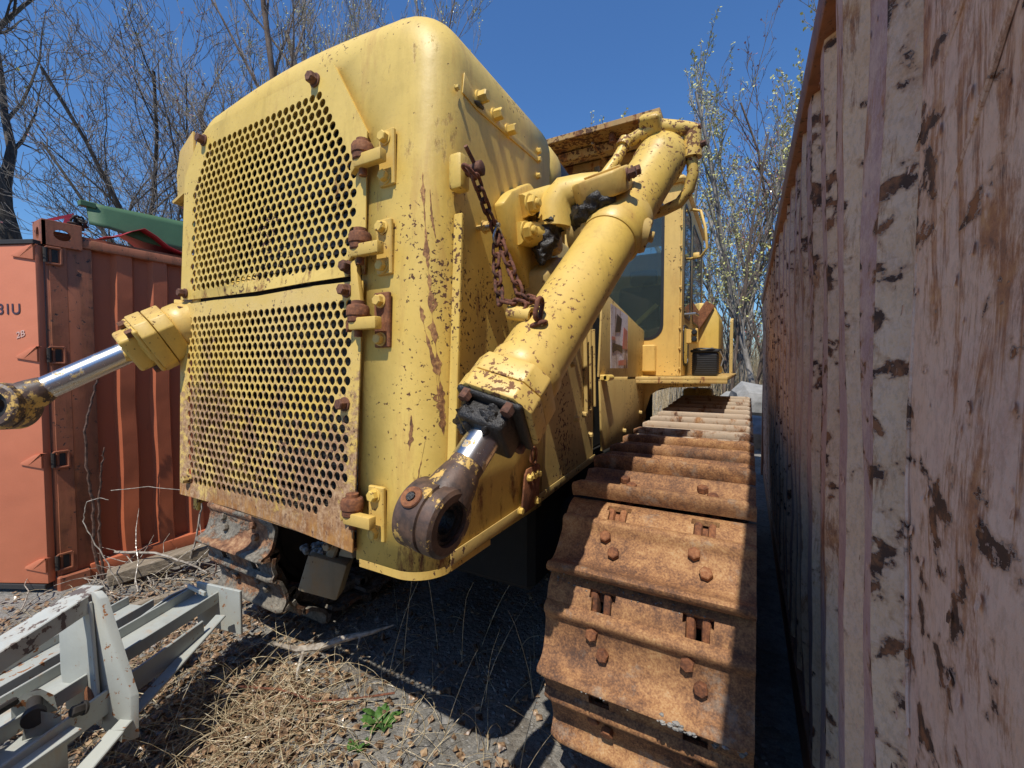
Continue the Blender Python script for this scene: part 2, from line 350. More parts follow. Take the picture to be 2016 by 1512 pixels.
# ------------------------------------------------------------------ mesh builder
class MB:
    def __init__(s): s.v = []; s.f = []; s.mi = []; s.cur = 0
    def add(s, vs, fs):
        o = len(s.v); s.v.extend([tuple(q) for q in vs]); s.f.extend([tuple(i + o for i in f) for f in fs]); s.mi.extend([s.cur] * len(fs)); return s
    def box(s, c, d, rot=None, bev=.004, seg=1):
        bm = bmesh.new(); bmesh.ops.create_cube(bm, size=1)
        for v in bm.verts: v.co = V((v.co.x * d[0], v.co.y * d[1], v.co.z * d[2]))
        if bev: bmesh.ops.bevel(bm, geom=bm.edges[:], offset=min(bev, min(d) * .45), segments=seg, affect='EDGES', profile=.5)
        Mx = Matrix.Translation(V(c)) @ (rot.to_4x4() if rot else Matrix())
        bm.transform(Mx); bm.verts.index_update()
        s.add([v.co[:] for v in bm.verts], [[v.index for v in f.verts] for f in bm.faces]); bm.free(); return s
    def bar(s, a, b, w_, h_, up=(0, 0, 1), bev=.003):
        a, b = V(a), V(b); z = (b - a); L = z.length; R = frame(z, up)
        return s.box((a + b) / 2, (w_, h_, L), R, bev)
    def tube(s, pts, r, n=8, cap=True):
        pts = [V(p) for p in pts]; rs = r if isinstance(r, (list, tuple)) else [r] * len(pts)
        vs = []; fs = []; ref = None
        for i, p in enumerate(pts):
            t = (pts[min(i + 1, len(pts) - 1)] - pts[max(i - 1, 0)])
            if t.length < 1e-9: t = V((0, 0, 1))
            t.normalize()
            if ref is None: ref = V((0, 0, 1)) if abs(t.z) < .9 else V((1, 0, 0))
            u = t.cross(ref); u = u.normalized() if u.length > 1e-6 else t.orthogonal().normalized()
            w2 = u.cross(t); ref = w2
            for k in range(n):
                a = 2 * PI * k / n; vs.append(p + (u * math.cos(a) + w2 * math.sin(a)) * rs[i])
        for i in range(len(pts) - 1):
            for k in range(n):
                fs.append((i * n + k, i * n + (k + 1) % n, (i + 1) * n + (k + 1) % n, (i + 1) * n + k))
        if cap: fs.append(tuple(range(n))[::-1]); fs.append(tuple((len(pts) - 1) * n + k for k in range(n)))
        return s.add(vs, fs)
    def lathe(s, p, axis, prof, n=32, closed=False):      # prof: (distance along axis, radius)
        R = frame(axis); vs = []; fs = []
        for (h, r) in prof:
            for k in range(n):
                a = 2 * PI * k / n; vs.append(V(p) + R @ V((r * math.cos(a), r * math.sin(a), h)))
        m = len(prof)
        for i in range(m if closed else m - 1):
            j = (i + 1) % m
            for k in range(n): fs.append((i * n + k, i * n + (k + 1) % n, j * n + (k + 1) % n, j * n + k))
        if not closed:
            fs.append(tuple(range(n))[::-1]); fs.append(tuple((m - 1) * n + k for k in range(n)))
        return s.add(vs, fs)
    def hexbolt(s, p, nrm, r, h, washer=True, spin=0):
        R = frame(nrm) @ Matrix.Rotation(spin, 3, 'Z')
        if washer: s.lathe(p, nrm, [(0, r * 1.25), (h * .18, r * 1.25), (h * .2, r * 1.15)], 16)
        prof = [(h * .15, 1), (h * .88, 1), (h, .84)]; vs = []; fs = []
        for (z, q) in prof:
            for k in range(6): vs.append(V(p) + R @ V((r * q * math.cos(k * PI / 3), r * q * math.sin(k * PI / 3), z)))
        for i in range(2):
            for k in range(6): fs.append((i * 6 + k, i * 6 + (k + 1) % 6, (i + 1) * 6 + (k + 1) % 6, (i + 1) * 6 + k))
        fs.append(tuple(12 + k for k in range(6)))
        return s.add(vs, fs)
    def prism(s, poly, ex, fn, bev=0):      # poly in 2D, ex=(e0,e1), fn(a,b,e)->xyz
        bm = bmesh.new(); lo = [bm.verts.new(fn(a, b, ex[0])) for a, b in poly]; hi = [bm.verts.new(fn(a, b, ex[1])) for a, b in poly]
        n = len(poly); bm.faces.new(lo[::-1]); bm.faces.new(hi)
        for i in range(n): bm.faces.new((lo[i], lo[(i + 1) % n], hi[(i + 1) % n], hi[i]))
        bmesh.ops.recalc_face_normals(bm, faces=bm.faces[:])
        if bev: bmesh.ops.bevel(bm, geom=bm.edges[:], offset=bev, segments=2, affect='EDGES', profile=.5)
        bm.verts.index_update()
        s.add([v.co[:] for v in bm.verts], [[v.index for v in f.verts] for f in bm.faces]); bm.free(); return s
    def torus_link(s, c, along, up, L, W, r, n=8, m=20):
        R = frame(along, up); pts = []
        for k in range(m):
            a = 2 * PI * k / m; x = math.cos(a) * W; z = math.sin(a) * W + (L if math.sin(a) > 0 else -L) * 1.0
            pts.append(V(c) + R @ V((x, 0, z)))
        vs = []; fs = []
        nn = R @ V((0, 1, 0))
        for i, p in enumerate(pts):
            t = (pts[(i + 1) % m] - pts[i - 1]).normalized(); u = t.cross(nn)
            for k in range(n):
                a = 2 * PI * k / n; vs.append(p + (u * math.cos(a) + nn * math.sin(a)) * r)
        for i in range(m):
            for k in range(n): fs.append((i * n + k, i * n + (k + 1) % n, ((i + 1) % m) * n + (k + 1) % n, ((i + 1) % m) * n + k))
        return s.add(vs, fs)
    def shear(s, fn): s.v = [tuple(fn(*q)) for q in s.v]; return s
    def mesh(s, name, mats, smooth=35, fix=True, weld=False):
        me = bpy.data.meshes.new(name); me.from_pydata(s.v, [], s.f)
        for m in (mats if isinstance(mats, (list, tuple)) else [mats]): me.materials.append(m)
        me.polygons.foreach_set('material_index', s.mi)
        if fix:
            bm = bmesh.new(); bm.from_mesh(me); bmesh.ops.remove_doubles(bm, verts=bm.verts[:], dist=2e-5) if weld else None; bmesh.ops.recalc_face_normals(bm, faces=bm.faces[:]); bm.to_mesh(me); bm.free()
        if smooth: me.shade_smooth(); me.set_sharp_from_angle(angle=math.radians(smooth))
        me.update(); return me
    def build(s, name, mats, parent=None, smooth=35, fix=True, weld=False):
        return link(name, s.mesh(name, mats, smooth, fix, weld), parent)
def frame(z, up=(0, 0, 1)):
    z = V(z).normalized(); up = V(up)
    if abs(z.dot(up.normalized())) > .98: up = V((0, 1, 0)) if abs(z.y) < .9 else V((1, 0, 0))
    x = up.cross(z).normalized(); y = z.cross(x)
    return Matrix((x, y, z)).transposed()
def link(name, me, parent=None):
    o = bpy.data.objects.new(name, me); COL.objects.link(o)
    if parent is not None:
        o.parent = parent
        if parent.parent is None and parent.type == 'EMPTY': o.location = -parent.location
    return o
def tag(o, label=None, cat=None, group=None, kind=None):
    for k, q in (('label', label), ('category', cat), ('group', group), ('kind', kind)):
        if q: o[k] = q
    return o
def thing(name, loc, label, cat, group=None):
    o = bpy.data.objects.new(name, None); COL.objects.link(o); o.location = loc; o.empty_display_size = .2
    return tag(o, label, cat, group)
def cdt_plate(outer, holes, circles, nseg=14):
    vs = []; es = []; fs = []
    def loop(pts):
        o = len(vs); vs.extend([V((a, b)) for a, b in pts]); n = len(pts)
        es.extend([(o + i, o + (i + 1) % n) for i in range(n)]); fs.append(list(range(o, o + n)))
    loop(outer)
    for h in holes: loop(h)
    for (x, z, r) in circles: loop([(x + r * math.cos(2 * PI * k / nseg), z + r * math.sin(2 * PI * k / nseg)) for k in range(nseg)])
    r = delaunay_2d_cdt(vs, es, fs, 2, 1e-6)
    return r[0], r[2]
def plate_solid(mb, outer, holes, circles, fn, th, nseg=14):
    """flat plate with real holes; fn(a,b,depth)->xyz, depth 0 = front, th = back"""
    vv, ff = cdt_plate(outer, holes, circles, nseg)
    n = len(vv); vs = [fn(p[0], p[1], 0) for p in vv] + [fn(p[0], p[1], th) for p in vv]
    cnt = {}
    for f in ff:
        for i in range(len(f)):
            a, b = f[i], f[(i + 1) % len(f)]; k = (min(a, b), max(a, b)); cnt.setdefault(k, []).append((a, b))
    fs = [tuple(f) for f in ff] + [tuple(i + n for i in f)[::-1] for f in ff]
    for k, l in cnt.items():
        if len(l) == 1: a, b = l[0]; fs.append((b, a, a + n, b + n))
    mb.add(vs, fs)

# ================================================================== BULLDOZER
B0 = V((-1.43, 3.0, 0))
dozer = thing('bulldozer', B0, 'large yellow crawler bulldozer with perforated grille and rusty tracks parked between containers', 'bulldozer')
LEAN = .0535
def FY(z): return .915 + LEAN * (z - 1.0)            # front plane of the radiator guard
XL, XR = -2.205, -.775
def TX(x, y, z):      # the guard narrows a little towards its lower left corner
    return (x + .068 * max(0, (1.85 - z) / .78) * max(0, min(1, (-1.04 - x) / 1.12)), y, z)
# --- radiator guard shell
def outline(ins, z0=1.005):
    """front view outline of the guard, inset by ins; from bottom left up and round to bottom right"""
    pts = []; Rc = .21
    xl, xr = XL + ins, XR - ins; rc = Rc - ins * .75
    zt = 2.725 - ins
    for k in range(6): pts.append((xl, z0 + (zt - rc - z0) * k / 6))
    for k in range(11):
        a = PI - PI / 2 * k / 10; pts.append((xl + rc + rc * math.cos(a), zt - rc + rc * math.sin(a)))
    for k in range(1, 12):
        t = k / 12; x = xl + rc + (xr - xl - 2 * rc) * t; pts.append((x, zt + .035 * math.sin(PI * t)))
    for k in range(11):
        a = PI / 2 - PI / 2 * k / 10; pts.append((xr - rc + rc * math.cos(a), zt - rc + rc * math.sin(a)))
    for k in range(1, 7): pts.append((xr, zt - rc - (zt - rc - z0) * k / 6))
    return pts
mb = MB(); RR = .115; rings = []
for k in range(9):
    th = PI / 2 * k / 8; rings.append((RR * (1 - math.sin(th)), RR * (1 - math.cos(th))))
rings += [(0, .3), (0, .5), (0, .755)]
n0 = len(outline(0))
for (ins, dy) in rings:
    for (x, z) in outline(ins): mb.v.append((x, FY(z) + dy, z))
fl = []
for i in range(len(rings) - 1):
    for k in range(n0 - 1): fl.append((i * n0 + k, i * n0 + k + 1, (i + 1) * n0 + k + 1, (i + 1) * n0 + k))
mb.f += fl; mb.mi += [0] * len(fl)
# front skin with the grille opening
out0 = outline(RR)
inner = [(-1.06, 1.005), (-1.075, 2.31), (-1.235, 2.565), (-1.95, 2.565), (-2.075, 2.40), (-2.075, 1.005)]
vv, ff = cdt_plate(out0 + inner, [], [])
mb.add([(p[0], FY(p[1]), p[1]) for p in vv], [tuple(f) for f in ff])
mb.shear(TX); shell = mb.build('radiator_guard', M['yellow'], dozer, 60, True, True)
sm = shell.modifiers.new('thickness', 'SOLIDIFY'); sm.thickness = .012; sm.offset = -1
# curved lip under the right corner, slightly proud of the door bottom
mb = MB(); lip = []
for k in range(13):
    th = PI / 2 * k / 12; lip.append((XR - RR + RR * math.sin(th), .915 + RR - RR * math.cos(th)))
lip = [(-1.045, .915)] + lip + [(XR, 1.25)]
for (x, y) in lip:
    mb.v += [(x, y - .0, 1.01), (x, y, .985), (x - .012 * (1 if x > XR - .02 else 0), y + .012, .985)]
for i in range(len(lip) - 1):
    a = i * 3; b = a + 3
    mb.f += [(a, b, b + 1, a + 1), (a + 1, b + 1, b + 2, a + 2)]; mb.mi += [0, 0]
mb.build('guard_lip', M['yhot'], dozer, 40)
# long rusty scrapes round the right corner of the guard
def CP(th, z, off=.0007):
    return (XR - RR + (RR + off) * math.sin(th), FY(z) + RR - (RR + off) * math.cos(th), z)
def scrape(pts, wid, seed, name='rust_scrape', mat='scrape'):
    m = MB(); n = 70; L = []; Rr = []
    for i in range(n + 1):
        t = i / n * (len(pts) - 1); k = min(int(t), len(pts) - 2); f_ = t - k
        th = pts[k][0] + (pts[k + 1][0] - pts[k][0]) * f_; z = pts[k][1] + (pts[k + 1][1] - pts[k][1]) * f_
        e = math.sin(PI * i / n) ** .5 * max(0, min(1, .55 + 2.2 * noise.noise(V((z * 22, seed * 3.1, 2)))))
        a = wid * e * (.35 + 1.1 * abs(noise.noise(V((z * 38, seed, 0))))); b = wid * e * (.3 + 1.2 * abs(noise.noise(V((z * 45, seed, 5)))))
        L.append(CP(th - a / RR, z)); Rr.append(CP(th + b / RR, z + .004))
        if i: o = 2 * (i - 1); m.f.append((o, o + 1, o + 3, o + 2)); m.mi.append(0)
        m.v += [L[-1], Rr[-1]]
    return m.build(name, M[mat], dozer, 0)
scrape([(.42, 2.17), (.50, 2.05), (.62, 1.90), (.80, 1.72), (1.02, 1.55), (1.15, 1.42)], .022, 1)
scrape([(.45, 1.78), (.62, 1.70), (.88, 1.60), (1.0, 1.50)], .018, 2)
scrape([(.86, 1.62), (1.02, 1.54), (1.16, 1.40)], .026, 3)
scrape([(.62, 2.12), (.70, 2.03), (.80, 1.98)], .005, 4)
scrape([(.30, 1.46), (.32, 1.42), (.28, 1.36)], .012, 5)
scrape([(.55, 1.30), (.42, 1.22), (.34, 1.12)], .004, 6)
scrape([(.70, 1.40), (.55, 1.30), (.50, 1.22)], .003, 7)
# dark radiator core behind the grille
mb = MB(); mb.box((-1.49, 1.22, 1.83), (1.36, .06, 1.5), None, 0)
for i in range(46): mb.box((-1.49, 1.185, 1.10 + i * .032), (1.34, .012, .006), None, 0)
mb.build('radiator_core', M['black'], dozer, 0)
mb = MB(); mb.box((-1.44, 1.32, 1.055), (1.28, .66, .014), None, 0); mb.build('sun_block_plate', M['darksteel'], dozer, 0)  # unseen plate added to stop sun through the grille reaching the ground
mb = MB(); mb.box((-1.6, FY(1.88) + .012, 1.882), (1.06, .012, .07), None, 0); mb.build('seam_shade_strip', M['shade_black'], dozer, 0)  # added dark strip standing in for the shadow in the door seam
# seam, welded edge line beside the chamfer, top flap seam
mb = MB()
mb.bar((-1.225, FY(2.6) - .001, 2.60), (-1.062, FY(2.33) - .001, 2.335), .010, .012)
mb.build('weld_bead', M['yellow'], dozer)

# --- grille doors
PX, PZ, HR = .0362, .03035, .0148
def holes_in(x0, x1, z0, z1, test, ph=0):
    c = []; j = 0; z = z0
    while z <= z1:
        x = x0 + (PX / 2 if (j + ph) % 2 else 0)
        while x <= x1:
            if test(x, z): c.append((x, z, HR * rnd.uniform(.97, 1.03)))
            x += PX
        z += PZ; j += 1
    return c
def in_top(x, z):
    if x > -1.085 - max(0, z - 2.235) * .64: return False
    if x < -2.092 + max(0, z - 2.30) * .42: return False
    if abs(x + 1.11) < .045 and abs(z - 1.92) < .04: return False
    return True
def in_low(x, z):
    if abs(x + 1.11) < .04 and (abs(z - 1.845) < .04 or abs(z - 1.487) < .035): return False
    if x > -1.22 + (z - 1.13) * .9 and z < 1.25: return False
    if x > -1.095: return False
    return True
DT = .0045
door_poly = [(-2.168, 1.895), (-1.9, 1.892), (-1.6, 1.884), (-1.3, 1.888), (-1.047, 1.893), (-1.047, 2.335), (-1.215, 2.605), (-1.95, 2.605), (-2.06, 2.58), (-2.168, 2.43)]
cir = holes_in(-2.095, -1.08, 1.94, 2.545, in_top)
mb = MB()
def warp_top(x, z):      # the lower edge of the upper door is buckled outwards
    return .013 * math.exp(-((z - 1.89) / .03) ** 2) * math.sin((x + 2.17) * 6.2)
plate_solid(mb, door_poly, [], cir, lambda a, b, d: (a, FY(b) - .018 + d + warp_top(a, b), b), DT)
dtop = mb.build('grille_door', M['door_top'], dozer, 30, False)
tag(dtop, 'upper grille door, clean yellow with chamfered top corner')
low_poly = [(-2.165, 1.068), (-1.8, 1.062), (-1.45, 1.052), (-1.052, 1.035), (-1.052, 1.30), (-1.045, 1.872), (-1.3, 1.876), (-1.6, 1.868), (-1.9, 1.876), (-2.168, 1.874)]
cir2 = holes_in(-2.10, -1.08, 1.135, 1.82, in_low, 1)
mb = MB()
def warp_low(x, z): return .010 * math.exp(-((z - 1.07) / .05) ** 2) * math.sin((x + 1.9) * 5)
plate_solid(mb, low_poly, [], cir2, lambda a, b, d: (a, FY(b) - .018 + d + warp_low(a, b), b), DT)
mb.shear(TX); dlow = mb.build('grille_door', M['door_low'], dozer, 30, False)
tag(dlow, 'lower grille door, streaked with rust')
print('holes', len(cir), len(cir2))
# folded bottom flange of the lower door
mb = MB(); mb.prism([(-2.15, 1.072), (-1.06, 1.042), (-1.06, 1.034), (-2.15, 1.064)], (0, .05), lambda a, b, t: (a, FY(b) - .008 + t, b)); mb.shear(TX)
mb.build('door_flange', M['door_low'], dlow)
nF = V((0, -1, LEAN)).normalized()
def fbolt(x, z, r, h, mat, par, off=.018):
    m = MB(); m.hexbolt((x, FY(z) - off, z), nF, r, h, True, rnd.random()); return m.build('bolt', mat, par, 30)
for (x, z, r, mt) in [(-1.302, 2.575, .019, 'bolt_rust'), (-2.015, 2.555, .019, 'bolt_rust'), (-1.111, 1.919, .018, 'bolt_rust'), (-2.128, 1.922, .017, 'bolt_rust')]:
    fbolt(x, z, r, .030, M[mt], dtop)
for (x, z, r, mt) in [(-1.115, 1.845, .018, 'bolt_rust'), (-1.109, 1.487, .018, 'bolt_rust'), (-2.126, 1.848, .017, 'bolt_rust'), (-2.04, 1.137, .016, 'ydark')]:
    fbolt(x, z, r, .030, M[mt], dlow)
# left edge nut
m = MB(); m.hexbolt((-2.195, .965, 1.885), (-.5, -1, 0), .018, .03); m.build('bolt', M['yellow'], dozer, 30)
# hinges: plate on the guard, arm, knuckle with pin, strap on the door
def hinge(z, rusty_, down=False, s=1.0):
    y = FY(z); mat = M['yellow']; rm = M['rust']
    p = MB(); p.box((-.966, y - .008, z), (.062, .014, .165), None, .003)
    h = p.build('hinge', M['yhot'] if not rusty_ else rm, dozer)
    a = MB(); a.prism([(-.94, -.012), (-1.02, -.012), (-1.045, -.004), (-1.052, 0), (-1.052, -.034), (-.94, -.034)], (-.018, .018), lambda q, e, t: (q, y - .022 + e * 1.25, z - .012 + t), .004)
    a.build('hinge_arm', M['yhot'], h)
    k = MB(); k.lathe((-1.036, y - .040, z - .008), (0, 0, 1), [(0, .028), (.004, .031), (.02, .031), (.022, .034), (.044, .034), (.052, .030), (.056, .020), (.066, .019), (.068, .012)], 20)
    k.lathe((-1.036, y - .040, z - .05), (0, 0, 1), [(0, .012), (.04, .012)], 12)
    k.build('knuckle', rm, h)
    st = MB(); st.prism([(-1.055, -.01), (-1.085, -.035), (-1.088, -.015), (-1.07, .03), (-1.045, .05), (-1.035, .03), (-1.03, -.01)], (0, .02), lambda q, e, t: (q, y - .045 + t, z + e), .003)
    st.build('strap', M['yhot'] if not rusty_ else rm, h)
    for dz in (.056, -.058):
        b = MB(); b.hexbolt((-.968, y - .014, z + dz), nF, .017, .022, True, rnd.random()); b.build('bolt', mat if not rusty_ else M['yhot'], h, 30)
    return h
hinge(2.235, False); hinge(1.965, False); hinge(1.745, True); hinge(1.165, False)
# long rusted strap above the third hinge
m = MB(); m.prism([(-1.075, 1.76), (-1.03, 1.78), (-1.045, 1.85), (-1.06, 1.93), (-1.085, 1.935), (-1.08, 1.86)], (0, .016), lambda a, b, t: (a, FY(b) - .035 + t, b), .003)
m.build('strap', M['yhot'], dozer)

# --- side of the guard
def sbolt(y, z, r=.014, h=.02, mat='yellow', x=XR, par=None):
    m = MB(); m.hexbolt((x, y, z), (1, 0, 0), r, h, True, rnd.random()); return m.build('bolt', M[mat], par or dozer, 30)
for (y, z) in [(1.184, 2.469), (1.279, 2.462), (1.374, 2.456)]: sbolt(y, z, .019, .036)
for (y, z) in [(1.629, 2.496), (1.629, 2.461), (1.624, 2.393)]: sbolt(y, z, .011, .014)
sbolt(1.031 + .03, 2.433, .008, .012); 
m = MB(); m.tube([(XR, 1.176, 2.053), (XR + .05, 1.176, 2.053)], .010, 8); m.hexbolt((XR + .025, 1.176, 2.053), (1, 0, 0), .017, .02); m.build('stud_bolt', M['yhot'], dozer)
# top flap with seam and slot
m = MB(); m.prism([(1.09, 2.435), (1.17, 2.425), (1.64, 2.45), (1.64, 2.47), (1.18, 2.452), (1.10, 2.50)], (0, .004), lambda a, b, t: (XR + .0005 + t, a, b), .001)
m.build('hood_seam', M['yellow'], dozer)
m = MB(); m.tube([(XR + .004, 1.15, 2.44), (XR + .006, 1.17, 2.442), (XR + .005, 1.20, 2.445)], [.005, .010, .006], 6); m.build('grease_smear', M['grease'], dozer)
# vertical rib
m = MB(); m.box((XR + .013, 1.035, 1.68), (.03, .012, .76), Matrix.Rotation(-.055, 3, 'X'), .002)
m.build('side_rib', M['yellow'], dozer)
# lower side skin running back to the cab
m = MB(); XS = XR - .006
m.prism([(1.66, 1.04), (2.39, 1.085), (2.39, 1.80), (1.66, 1.80)], (0, .012), lambda a, b, t: (XS + t - .012, a, b))
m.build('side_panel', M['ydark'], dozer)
# base strip along the bottom edge
m = MB(); m.prism([(1.02, 1.005), (1.60, 1.02), (2.4, 1.065), (2.4, 1.10), (1.6, 1.06), (1.02, 1.045)], (0, .004), lambda a, b, t: (XR + .001 + t, a, b), .001)
m.build('base_strip', M['ydark'], dozer)
# perforated tie plate with bolts
m = MB(); tie = [(1.45, 1.03), (1.60, 1.035), (1.62, 1.19), (1.60, 1.205), (1.50, 1.20), (1.48, 1.18)]
m.prism(tie, (0, .008), lambda a, b, t: (XR + .012 + t, a, b), .002); m.build('tie_plate', M['rust'], dozer)
for (y, z) in [(1.507, 1.165), (1.545, 1.165), (1.588, 1.165), (1.43, 1.055), (1.578, 1.055)]: sbolt(y, z, .013, .016, 'yellow', XR + .02)
m = MB(); m.torus_link((XR + .02, 1.553, 1.245), (0, .3, 1), (1, 0, 0), .012, .02, .007); m.build('lifting_ring', M['rust'], dozer)
# chain anchor boss and pin
m = MB(); m.box((XR + .022, 1.045, 2.172), (.048, .05, .105), None, .012, 2); m.build('anchor_boss', M['yellow'], dozer)
m = MB(); m.lathe((XR + .04, 1.05, 2.175), (1, .15, .05), [(0, .016), (.03, .016), (.032, .021), (.055, .021), (.058, .015)], 16)
m.tube([(XR + .08, .995, 2.215), (XR + .075, 1.075, 2.17)], .006, 8); m.build('anchor_pin', M['bolt_rust'], dozer)

# --- engine bay behind the guard
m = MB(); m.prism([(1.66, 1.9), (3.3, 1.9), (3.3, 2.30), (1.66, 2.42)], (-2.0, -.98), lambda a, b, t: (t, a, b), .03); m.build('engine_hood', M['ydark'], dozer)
m = MB(); m.prism([(1.66, 1.06), (4.9, 1.06), (4.9, 1.95), (1.66, 1.95)], (-2.05, -.92), lambda a, b, t: (t, a, b)); m.build('engine_bay', M['shade_black'], dozer)
m = MB(); m.lathe((-.95, 1.86, 2.52), (.35, -1, .25), [(0, .17), (.02, .17), (.06, .155), (.10, .12), (.125, .07), (.135, .0)], 28); m.build('air_cleaner_cap', M['yellow'], dozer)
m = MB(); m.lathe((-.95, 1.87, 2.52), (0, 1, -.1), [(0, .16), (.2, .16), (.22, .10)], 24); m.build('cleaner_throat', M['black'], dozer)
m = MB()
m.prism([(1.665, 2.10), (1.72, 2.10), (1.76, 2.50), (1.70, 2.56), (1.665, 2.55)], (-1.8, -.79), lambda a, b, t: (t, a, b)); m.build('fan_shroud', M['black'], dozer)
m = MB(); m.tube([(-.90, 1.73, 2.62), (-.80, 1.77, 2.42), (-.72, 1.83, 2.21)], .012, 8); m.build('hood_stay', M['yhot'], dozer)
m = MB(); m.tube([(-.86, 1.70, 2.31), (-.78, 1.73, 2.33), (-.66, 1.75, 2.34)], .022, 12); m.build('hose', M['black'], dozer)
m = MB(); m.tube([(-.70, 1.74, 2.335), (-.60, 1.74, 2.355)], .025, 12); m.build('hose_joint', M['rust'], dozer)
m = MB(); m.tube([(-.90, 1.72, 2.22), (-.70, 1.74, 2.21)], .020, 12); m.build('hose', M['black'], dozer)
# --- left side guard flap seen past the hood edge
m = MB(); m.prism([(-2.19, 2.40), (-2.34, 2.36), (-2.345, 2.50), (-2.31, 2.60), (-2.19, 2.66)], (0, .012), lambda a, b, t: (a, 1.02 + t, b), .002)
m.prism([(-2.19, 2.40), (-2.34, 2.36), (-2.345, 2.372), (-2.19, 2.412)], (0, .10), lambda a, b, t: (a, 1.0 + t, b)); m.build('side_flap', M['yhot'], dozer)

def blob(mb, pts, rs, amp=.3, fr=38, n=28):
    P2 = []; R2 = []
    for i in range(len(pts) - 1):
        for k in range(10): P2.append(V(pts[i]).lerp(V(pts[i + 1]), k / 10)); R2.append(rs[i] + (rs[i + 1] - rs[i]) * k / 10)
    P2.append(V(pts[-1])); R2.append(rs[-1]); t = MB(); t.tube(P2, R2, n)
    out = []
    for i, q in enumerate(t.v):
        c = P2[min(i // n, len(P2) - 1)]; d = V(q) - c; k = 1 + amp * (noise.noise(V(q) * fr) + .6 * noise.noise(V(q) * fr * 2.6)); out.append(c + d * k)
    mb.add(out, t.f)
# --- lift cylinders
def lift_cylinder(E, T, right=True):
    E, T = V(E), V(T); d = (T - E).normalized(); L = (T - E).length; R = frame(d, (1, 0, 0))
    P = lambda s: E + d * s
    c = MB(); rb = .099
    s0 = .30 if right else .46        # flange face
    c.lathe(P(s0 + .12), d, [(0, rb * 1.02), (.01, rb * 1.08), (.05, rb * 1.08), (.07, rb), (L - s0 - .30, rb), (L - s0 - .29, rb * 1.07), (L - s0 - .21, rb * 1.07), (L - s0 - .19, rb * 1.0), (L - s0 - .17, rb * .7)], 48)
    cyl = c.build('lift_cylinder', M['barrel'], dozer, 40)
    # octagonal head flange in two layers
    f = MB()
    def octa(r, s1, s2, cut=.62):
        pr = []
        for (a, b) in ((1, cut), (cut, 1), (-cut, 1), (-1, cut), (-1, -cut), (-cut, -1), (cut, -1), (1, -cut)): pr.append((a * r, b * r))
        Rz = R @ Matrix.Rotation(math.radians(12), 3, 'Z')
        f.prism(pr, (s1, s2), lambda a, b, t: P(t) + Rz @ V((a, b, 0)), .006)
    octa(.113, s0, s0 + .055); octa(.110, s0 + .058, s0 + .12)
    f.build('head_flange', M['barrel'] if right else M['yhot'], cyl)
    g = MB(); Rz = R @ Matrix.Rotation(math.radians(12), 3, 'Z')
    g.box(P(s0 - .035), (.150, .135, .075), Rz, .012, 2)
    g.box(P(s0 - .005), (.20, .19, .02), Rz, .01, 2)
    if right:
        for (a, b, r_) in ((-.02, -.045, .034), (.035, -.035, .038), (.05, .02, .03), (-.05, .0, .026), (0, -.06, .03)):
            blob(g, [P(s0 - .085) + Rz @ V((a, b, 0)), P(s0 - .05) + Rz @ V((a * 1.1, b * 1.15, 0)), P(s0 + .0) + Rz @ V((a * 1.2, b * 1.3, 0))], [.004, r_, r_ * .7], .5, 60, 20)
    g.build('gland', M['grease'] if right else M['yhot'], cyl, 50)
    for (a, b) in ((.088, .062), (-.088, .062), (-.088, -.062), (.088, -.062), (.062, .088), (-.062, -.088))[:4]:
        q = MB(); q.hexbolt(P(s0 - .002) + Rz @ V((a, b, 0)), -d, .017, .032, False, rnd.random()); q.build('bolt', M['bolt_rust'], cyl, 30)
    # rod
    r = MB(); r.lathe(P(.10), d, [(0, .045), (s0 - .1, .045)], 32)
    if right:
        rod = r.build('piston_rod', M['wornrod'], cyl)
        r2 = MB(); r2.lathe(P(s0 - .150), d, [(0, .0456), (.09, .0456)], 32); r2.build('chrome_band', M['chrome'], rod)
    else: rod = r.build('piston_rod', M['chrome'], cyl)
    return cyl, P, d, R
E1 = V((-.628, .765, 1.258)); T1 = V((-.322, 2.0, 2.565))
cylR, PR, dR, RRm = lift_cylinder(E1, T1)
# rod eye: thick ring, axis across the machine
def rod_eye(E, d, axis, cyl, mat, rr=.082, wd=.112):
    ax = V(axis).normalized(); e = MB()
    e.lathe(E - ax * wd / 2, ax, [(0, .046), (0, rr - .008), (.008, rr), (wd * .62, rr), (wd * .64, rr - .006), (wd * .68, rr - .006), (wd * .70, rr - .001), (wd - .006, rr - .003), (wd, rr - .012), (wd, .052)], 48, True)
    e.lathe(E + d * .05, d, [(0, .062), (.04, .056), (.075, .047)], 32)
    o = e.build('rod_eye', mat, cyl, 30)
    b = MB(); b.lathe(E - ax * (wd / 2 - .004), ax, [(0, .030), (0, .050), (.098, .050), (.098, .042), (.090, .040), (.090, .030)], 36, True)
    b.build('bushing', M['grease'], cyl, 40)
    return o
axR = V((.95, -.03, -.14))
rod_eye(E1, dR, axR, cylR, M['eye'])
m = MB(); top = V((-.12, -.70, .70)).normalized(); top = (top - axR.normalized() * top.dot(axR.normalized())).normalized()
m.lathe(E1 + top * .079 - axR * .02, top, [(0, .024), (.004, .026), (.008, .024), (.0085, .012), (.002, .010)], 24); m.build('grease_cap', M['rust'], cylR)
m = MB(); m.lathe(E1 + top * .0885 - axR * .02, top, [(0, .010), (.0012, .010)], 16); m.build('cap_hole', M['grease'], cylR)
